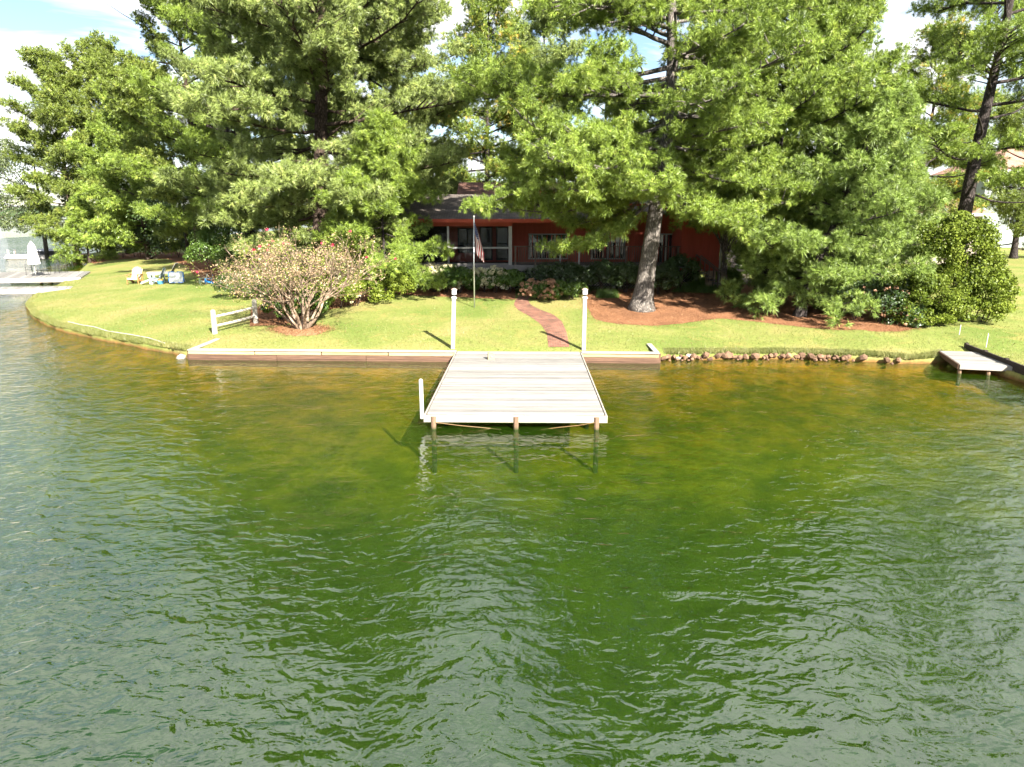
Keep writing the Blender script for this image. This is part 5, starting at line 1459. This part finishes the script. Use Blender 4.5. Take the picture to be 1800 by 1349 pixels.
# --- crape myrtle
def crape(px, py):
    b = gp(px, py)
    t = thing('crape_myrtle', 'multi-stemmed pale crape myrtle with tan seed heads and crimson flowers', 'tree', b)
    rr = random.Random(21); rng = np.random.default_rng(21)
    mb = MB(); tips = []
    def grow(p, d, L, r, lev):
        n = 4; pts = [p]; rad = [r]
        for k in range(n):
            d = (d + Vector((rr.gauss(0, .09), rr.gauss(0, .09), .03))).normalized()
            p = p + d * L / n; pts.append(p); rad.append(r * (1 - .45 * (k + 1) / n))
        mb.tube(pts, rad, 6 if lev < 2 else (4 if lev < 3 else 3), cap=False)
        if lev >= 4 or L < .14:
            tips.append((p, d)); return
        for j in range(rr.choice((2, 3, 3)) if lev < 3 else rr.choice((2, 2, 3))):
            a = rr.uniform(0, 6.28); x = d.orthogonal().normalized(); y = d.cross(x)
            dd = (d + (x * math.cos(a) + y * math.sin(a)) * rr.uniform(.28, .62)).normalized()
            dd.z = max(dd.z, .05)
            grow(p, dd.normalized(), L * rr.uniform(.6, .86), r * .56, lev + 1)
        if lev >= 1:
            k = rr.choice((1, 2)); q = pts[k + 1]; a = rr.uniform(0, 6.28); x = d.orthogonal().normalized(); y = d.cross(x)
            grow(q, (d + (x * math.cos(a) + y * math.sin(a)) * .8).normalized(), L * .55, r * .4, lev + 1)
    for i in range(13):
        a = i * 2 * math.pi / 13 + rr.uniform(-.2, .2)
        sp = rr.uniform(.25, .95)
        if i % 4 == 0: sp = rr.uniform(.0, .3)
        d = Vector((math.cos(a) * sp * 1.15, math.sin(a) * sp * .9, 1.0)).normalized()
        grow(Vector((math.cos(a) * .13, math.sin(a) * .11, -.05)), d, rr.uniform(1.15, 1.6) * (1.0 + .12 * sp), rr.uniform(.055, .085), 0)
    mb.build('trunk', M['bark_pale'], t, smooth=True)
    P = np.array([tuple(q) for q, _ in tips]); D = np.array([tuple(d) for _, d in tips])
    m = len(P); rep = max(4, int(7000 / m))
    Pp = np.repeat(P, rep, 0) + rng.normal(0, .10, (m * rep, 3)); Dd = np.repeat(D, rep, 0)
    V, Fc, at = leaves(Pp, Dd, rng, .070, .55, .9)
    mesh_np('crown', V, Fc, M['l_tan'], t, at)
    ix = rng.choice(m, m // 3, replace=False)
    Pg = np.repeat(P[ix], 9, 0) + rng.normal(0, .16, (len(ix) * 9, 3)) - np.array([0, 0, .12])
    V, Fc, at = leaves(Pg, np.repeat(D[ix], 9, 0), rng, .09, .5, .9)
    gl_ = mesh_np('green_leaves', V, Fc, M['l_lime'], t, at); gl_['kind'] = 'stuff'
    far = P[:, 2] + .35 * np.abs(P[:, 0])
    ix = np.argsort(-far)[:220]; ix = rng.choice(ix, 14, replace=False)
    for q in P[ix]:
        k = 16; dd = unit(rng.normal(size=(k, 3)))
        v, f, a_ = leaves(q + dd * .045, dd, rng, .06, .9, .5)
        mesh_np('flower_cluster', v, f, M['fl_red'], t, a_)
crape(531, 579)
bpy.data.objects['crape_myrtle'].scale = (-1.18, 1.05, .95)

# --- shrubs
def at_px(px, py): return gp(px, py)
def px_lumps(base, specs):
    """lumps given by their place in the view at the shrub's distance: px, py, half-width px, half-height px, depth radius"""
    out = []
    for px, py, hw, hh, dr, dy in specs:
        Y = base.y + dy; c = aty(px, py, Y); k = Y / F * 1.02
        out.append(((c.x - base.x, c.y - base.y, c.z - base.z), (hw * k, dr, hh * k)))
    return out
b = gp(820, 518); b.y = 40.6; b.z = gz(b.x, b.y)
shrub('hydrangea', 'cream-flowered hydrangea hedge left of the flagpole under the porch', Vector((px2x(785, 40.4), 40.4, gz(px2x(785, 40.4), 40.4))), ball_lumps(2.7, 1.3, 1.45, 3, 1), 9000, .13, M['l_mid'], 71, 'shrub', 'hydrangeas below the porch', 8, (230, .22, M['fl_cream']))
shrub('hydrangea', 'cream-flowered hydrangea hedge right of the flagpole under the porch', Vector((px2x(870, 40.4), 40.4, gz(px2x(870, 40.4), 40.4))), ball_lumps(3.0, 1.3, 1.35, 3, 2), 9000, .13, M['l_mid'], 72, 'shrub', 'hydrangeas below the porch', 8, (230, .21, M['fl_cream']))
q = gp(975, 529)
shrub('hydrangea', 'dusty pink hydrangea in front of the clipped round bush', q + Vector((0, .4, 0)), ball_lumps(3.1, 1.1, 1.0, 4, 3), 7000, .11, M['l_mid'], 73, 'shrub', None, 9, (210, .17, M['fl_pink']))
shrub('clipped_bush', 'clipped round dark green bush behind the pink hydrangea', Vector((px2x(985, 40.3), 40.3, gz(3, 40.3))), [((0, 0, .85), (1.95, 1.0, .85)), ((.4, 0, .7), (1.6, 1.0, .8))], 9000, .11, M['l_dark'], 74, 'shrub', 'clipped bushes along the deck', 6, None, .6, .25, 90, None, .5, .1)
shrub('clipped_bush', 'clipped dark bush just left of the largest trunk', Vector((px2x(1062, 40.6), 40.6, gz(5, 40.6))), [((0, 0, .85), (1.0, .9, .85))], 5500, .11, M['l_dark'], 75, 'shrub', 'clipped bushes along the deck', 4, None, .6, .25, 70, None, .5, .1)
shrub('clipped_bush', 'clipped dark bush partly behind the largest trunk', Vector((px2x(1105, 40.3), 40.3, gz(6, 40.3))), [((0, 0, .8), (.9, .9, .85))], 5500, .11, M['l_dark'], 79, 'shrub', 'clipped bushes along the deck', 4, None, .6, .25, 70, None, .5, .1)
shrub('clipped_bush', 'clipped dark bush just right of the largest trunk', Vector((px2x(1163, 39.6), 39.6, gz(8, 39.6))), [((0, 0, .8), (1.15, .95, .85))], 5500, .11, M['l_dark'], 76, 'shrub', 'clipped bushes along the deck', 4, None, .6, .25, 70, None, .5, .1)
shrub('clipped_bush', 'tall dark bush by the deck stairs', Vector((px2x(1200, 41), 41, gz(9.8, 41))), [((0, 0, 1.0), (1.1, .8, .95))], 5500, .11, M['l_dark'], 77, 'shrub', 'clipped bushes along the deck', 4, None, .6, .25, 70, None, .5, .1)
shrub('low_shrub', 'low rounded green shrub beside the stone path and downspout', Vector((px2x(1282, 43), 43, gz(13, 43))), [((0, 0, .5), (.75, .6, .5)), ((.5, .1, .4), (.5, .5, .4))], 5000, .10, M['l_mid'], 78)
shrub('low_shrub', 'low green mound across the stone path', Vector((px2x(1322, 52), 52, gz(18, 52))), [((0, 0, .5), (1.2, .9, .5))], 4000, .13, M['l_dark'], 80)
# bed behind the crape myrtle
q = gp(470, 571)
shrub('hydrangea', 'pink-headed hydrangea behind the white fence post', q + Vector((.7, .9, 0)), [((-.4, 0, .75), (.7, .6, .7)), ((.5, .2, .8), (.8, .7, .8)), ((1.2, .4, .7), (.7, .6, .7))], 8000, .13, M['l_mid'], 81, 'shrub', None, 8, (70, .17, M['fl_pink']))
q = gp(580, 548)
shrub('hydrangea', 'lime green hydrangea with white heads right of the crape myrtle', q + Vector((0, .6, 0)), [((-.6, -.2, .6), (.8, .7, .6)), ((.4, .3, .75), (.9, .8, .75)), ((1.4, 1.0, .8), (.9, .8, .8)), ((2.3, 1.7, .8), (.9, .8, .8)), ((3.0, 2.4, .8), (.8, .7, .75))], 13000, .13, M['l_lime'], 82, 'shrub', None, 10, (75, .15, M['fl_cream']))
q = gp(690, 508)
shrub('low_shrub', 'small dark shrub in the pine straw near the lattice', q, [((0, 0, .4), (.7, .6, .42))], 2600, .12, M['l_mid'], 83)
q = gp(655, 480)
shrub('broadleaf_shrub', 'round broad-leaved shrub behind the hydrangeas near the porch', q, [((0, 0, .9), (1.0, .8, .8))], 3600, .15, M['l_mid'], 84)
q = gp(415, 530)
shrub('evergreen_shrub', 'bushy dark evergreen shrub on the lawn left of the crape myrtle', q + Vector((.3, 1.0, 0)), [((-.6, 0, .75), (1.1, .9, .75)), ((.6, -.3, .65), (1.0, .9, .7)), ((1.2, .4, 1.0), (1.1, .9, .95))], 12000, .10, M['l_dark'], 85, 'shrub', None, 8, None, .5, .34, 40)
q = gp(352, 480)
shrub('evergreen_shrub', 'tall leafy shrub at the lawn edge behind the small garden chairs', q + Vector((.5, 1.2, 0)), [((0, 0, 1.2), (1.7, 1.4, 1.2)), ((1.4, .2, 1.7), (1.6, 1.3, 1.5)), ((-.6, .4, 2.1), (1.1, 1, 1.0))], 9000, .16, M['l_mid'], 86, 'shrub', None, 8, None, .5, .36, 36)
q = gp(222, 455)
shrub('evergreen_shrub', 'bright green bush at the end of the left lawn', q + Vector((0, 1.5, 0)), [((-1.5, 0, 1.3), (2.0, 1.4, 1.3)), ((1.2, 0, 1.6), (2.2, 1.5, 1.6)), ((0, .5, 2.8), (1.8, 1.3, 1.3))], 8000, .24, M['l_lime'], 87, 'shrub', None, 6)
q = gp(275, 460)
shrub('evergreen_shrub', 'dark shaded bush behind the orange cedar chair', q + Vector((0, 4, 0)), [((-2.5, 0, 1.6), (2.2, 1.4, 1.6)), ((.6, 0, 2.2), (2.5, 1.5, 2.2)), ((3.6, -.5, 1.9), (2.3, 1.5, 1.9))], 9000, .24, M['l_dark'], 88, 'shrub', None, 6)
# right side shrubs
q = gp(1690, 572)
shrub('evergreen_shrub', 'tall lime green evergreen shrub with rounded leaf clusters', q + Vector((.6, 1.0, 0)), px_lumps(q + Vector((.6, 1.0, 0)), [(1668, 440, 52, 48, 1.2, 0), (1705, 500, 55, 48, 1.3, 0), (1742, 530, 36, 42, 1.0, -.4), (1660, 510, 40, 42, 1.1, .2), (1690, 400, 30, 24, .8, .2), (1735, 470, 26, 30, .8, .2), (1690, 548, 60, 26, 1.2, -.3), (1745, 548, 30, 22, .9, -.5), (1650, 552, 36, 20, .9, -.2), (1705, 450, 42, 40, 1.0, -.4), (1722, 425, 28, 34, .8, -.3), (1755, 505, 22, 30, .7, -.2)]), 34000, .125, M['l_lime'], 91, 'shrub', None, 12, None, .6, .33, 34, None, .8, .75)
q = gp(1610, 578)
shrub('evergreen_shrub', 'loose olive green shrub left of the tall lime green one', q + Vector((.2, .8, 0)), px_lumps(q + Vector((.2, .8, 0)), [(1600, 505, 44, 32, 1.0, .2), (1640, 520, 44, 34, 1.0, 0), (1600, 545, 36, 26, .9, -.1), (1665, 505, 30, 24, .8, .2), (1625, 562, 44, 16, .8, -.3)]), 18000, .12, M['l_lime'], 92, 'shrub', None, 10, None, .5, .36, 26, None, .9, .8)
q = gp(1565, 577)
shrub('hydrangea', 'shaded hydrangea with faded pink heads right of the blue-green pine', q + Vector((0, .9, 0)), px_lumps(q + Vector((0, .9, 0)), [(1545, 530, 40, 36, 1.0, .3), (1590, 560, 36, 24, .8, -.2), (1500, 525, 36, 30, .9, .8), (1560, 505, 34, 26, .9, .6)]), 11000, .13, M['l_dark'], 93, 'shrub', None, 8, (60, .15, M['fl_pink']))
q = gp(1385, 520)
shrub('hydrangea', 'cream-headed shrub behind the blue-green pine', q + Vector((.4, 3.0, 0)), [((0, 0, 1.0), (1.5, 1.2, 1.0)), ((1.6, 0, .9), (1.4, 1.2, .9))], 6000, .14, M['l_dark'], 94, 'shrub', None, 6, (45, .15, M['fl_cream']))
q = gp(1790, 432)
shrub('clipped_bush', 'dark hedge before the pale house at the right edge', q + Vector((1.0, 1.5, 0)), [((-2, 0, 1.2), (2.0, 1.0, 1.3)), ((1.5, 0, 1.3), (2.2, 1.0, 1.4)), ((5, 0, 1.2), (2.2, 1.0, 1.3))], 7000, .17, M['l_dark'], 95)
# border of strappy ground cover by the house, and longer grass on the banks
def blades(name, label, pts, h, w, mat, seed, kind='stuff', lean=.5):
    rng = np.random.default_rng(seed)
    P = np.asarray(pts, float); m = len(P)
    d = np.stack([rng.normal(0, lean, m), rng.normal(0, lean, m), np.ones(m)], -1); d = unit(d)
    a = rng.uniform(0, 6.28, m); s = np.stack([np.cos(a), np.sin(a), 0 * a], -1) * w * .5
    hh = (h * rng.uniform(.5, 1.2, m))[:, None]
    V = np.stack([P - s, P + s, P + d * hh], 1).reshape(-1, 3)
    o = mesh_np(name, V, np.arange(3 * m, dtype=np.int32).reshape(-1, 3), mat, None, np.repeat(np.clip(rng.normal(.5, .25, m), 0, 1), 3))
    o['kind'] = kind; o['label'] = label
    return o
rng = np.random.default_rng(77)
def scatter_quad(corners, n):
    c = np.array([(p.x, p.y) for p in corners]); u, v = rng.random((2, n))
    xy = ((1 - u) * (1 - v))[:, None] * c[0] + (u * (1 - v))[:, None] * c[1] + (u * v)[:, None] * c[2] + ((1 - u) * v)[:, None] * c[3]
    return np.stack([xy[:, 0], xy[:, 1], zg(xy[:, 0], xy[:, 1])], -1)
blades('ground_cover', 'strappy green ground cover in front of the deck stairs', np.concatenate([scatter_quad(G((1180, 515), (1300, 520), (1305, 497), (1235, 492)), 12000), scatter_quad(G((1048, 526), (1088, 526), (1084, 514), (1050, 514)), 2500)]), .28, .022, M['l_mid'], 5)
# lawn blades: dense near the shore, thinner further back
n = 90000
X = rng.uniform(-36, 34, n); dd_ = rng.exponential(7.0, n) + .05
Yl = np.where(X > 17.9, 24.0, ys(X)) + dd_
ok = (Yl < 62)
def inside(poly, x, y):
    c = np.zeros(len(x), bool); p = [(q[0], q[1]) for q in poly]; j = len(p) - 1
    for i in range(len(p)):
        xi, yi = p[i]; xj, yj = p[j]
        c ^= ((yi > y) != (yj > y)) & (x < (xj - xi) * (y - yi) / (yj - yi + 1e-12) + xi); j = i
    return c
for o in [o for o in bpy.data.objects if o.name.split('.')[0] in ('mulch_bed', 'brick_path', 'stone_path')]:
    me = o.data; co = np.zeros(len(me.vertices) * 3, np.float32); me.vertices.foreach_get('co', co); co = co.reshape(-1, 3)
    nvv = {'mulch_bed': None, 'brick_path': 6, 'stone_path': 6}[o.name.split('.')[0]]
    # outline from the boundary rows of the sheet
    nv_ = nvv or (16 if o['label'].startswith('rust') else (8 if 'ring' in o['label'] else 10))
    g_ = co.reshape(-1, nv_, 3)
    poly = np.concatenate([g_[:, 0], g_[::-1, -1]])
    ok &= ~inside(poly, X, Yl)
ok &= ~((X > -7) & (X < 13) & (Yl > 40.2))
ok &= ~((X > -13) & (X < 5.9) & (dd_ < .1))
P = np.stack([X, Yl, zg(X, Yl) - .005], -1)[ok]
blades('grass', 'short sunlit lawn grass', P, .075, .022, M['l_grass'], 6)
nb_ = 26000
X = np.concatenate([rng.uniform(-40, -13.2, nb_), rng.uniform(6.1, 17.3, nb_ // 2), rng.uniform(18.3, 26, 4000)])
Yl = ys(X) + rng.uniform(-.02, .5, len(X)); 
P = np.stack([X, Yl, zg(X, np.maximum(Yl, ys(X))) - .05], -1)
blades('bank_grass', 'longer grass hanging over the lake bank', P, .17, .024, M['l_grass'], 7, lean=.6)
# loose pine straw on the beds, spilling a little into the grass
straw = []
for o in [o for o in bpy.data.objects if o.name.split('.')[0] == 'mulch_bed']:
    me = o.data; co = np.zeros(len(me.vertices) * 3, np.float32); me.vertices.foreach_get('co', co); co = co.reshape(-1, 3)
    k = rng.integers(0, len(co), len(co) * 14)
    xy = co[k, :2] + rng.normal(0, .22, (len(k), 2))
    straw.append(np.stack([xy[:, 0], xy[:, 1], zg(xy[:, 0], xy[:, 1]) + .03], -1))
n_ = 2600
X = rng.uniform(-20, 17, n_); Yl = ys(X) + rng.uniform(1, 13, n_)
straw.append(np.stack([X, Yl, zg(X, Yl) + .03], -1)[(Yl < 40)])
blades('pine_straw', 'loose rust-coloured pine needles lying on the beds and lawn', np.concatenate(straw), .16, .02, M['straw'], 12, lean=4.0)
# --- far wood closing the view behind the houses
rng = np.random.default_rng(99)
lum = []
for x in np.arange(-58, 100, 4.6):
    yy = 112 + rng.uniform(-8, 8)
    hh = rng.uniform(5, 9.5)
    lum.append(((x + rng.uniform(-1.5, 1.5), yy, gz(x, yy) + hh * .5), (rng.uniform(2.8, 4.2), 2.5, hh * .55)))
P_, Q_ = lump_points(lum, 42000, rng, .34, 30, .4, 0)
V, Fc, at = leaves(P_, Q_, rng, .5, .6, .8)
fw = mesh_np('distant_wood', V, Fc, M['l_dark'], None, at); fw['kind'] = 'stuff'; fw['label'] = 'dark wood far behind the houses'
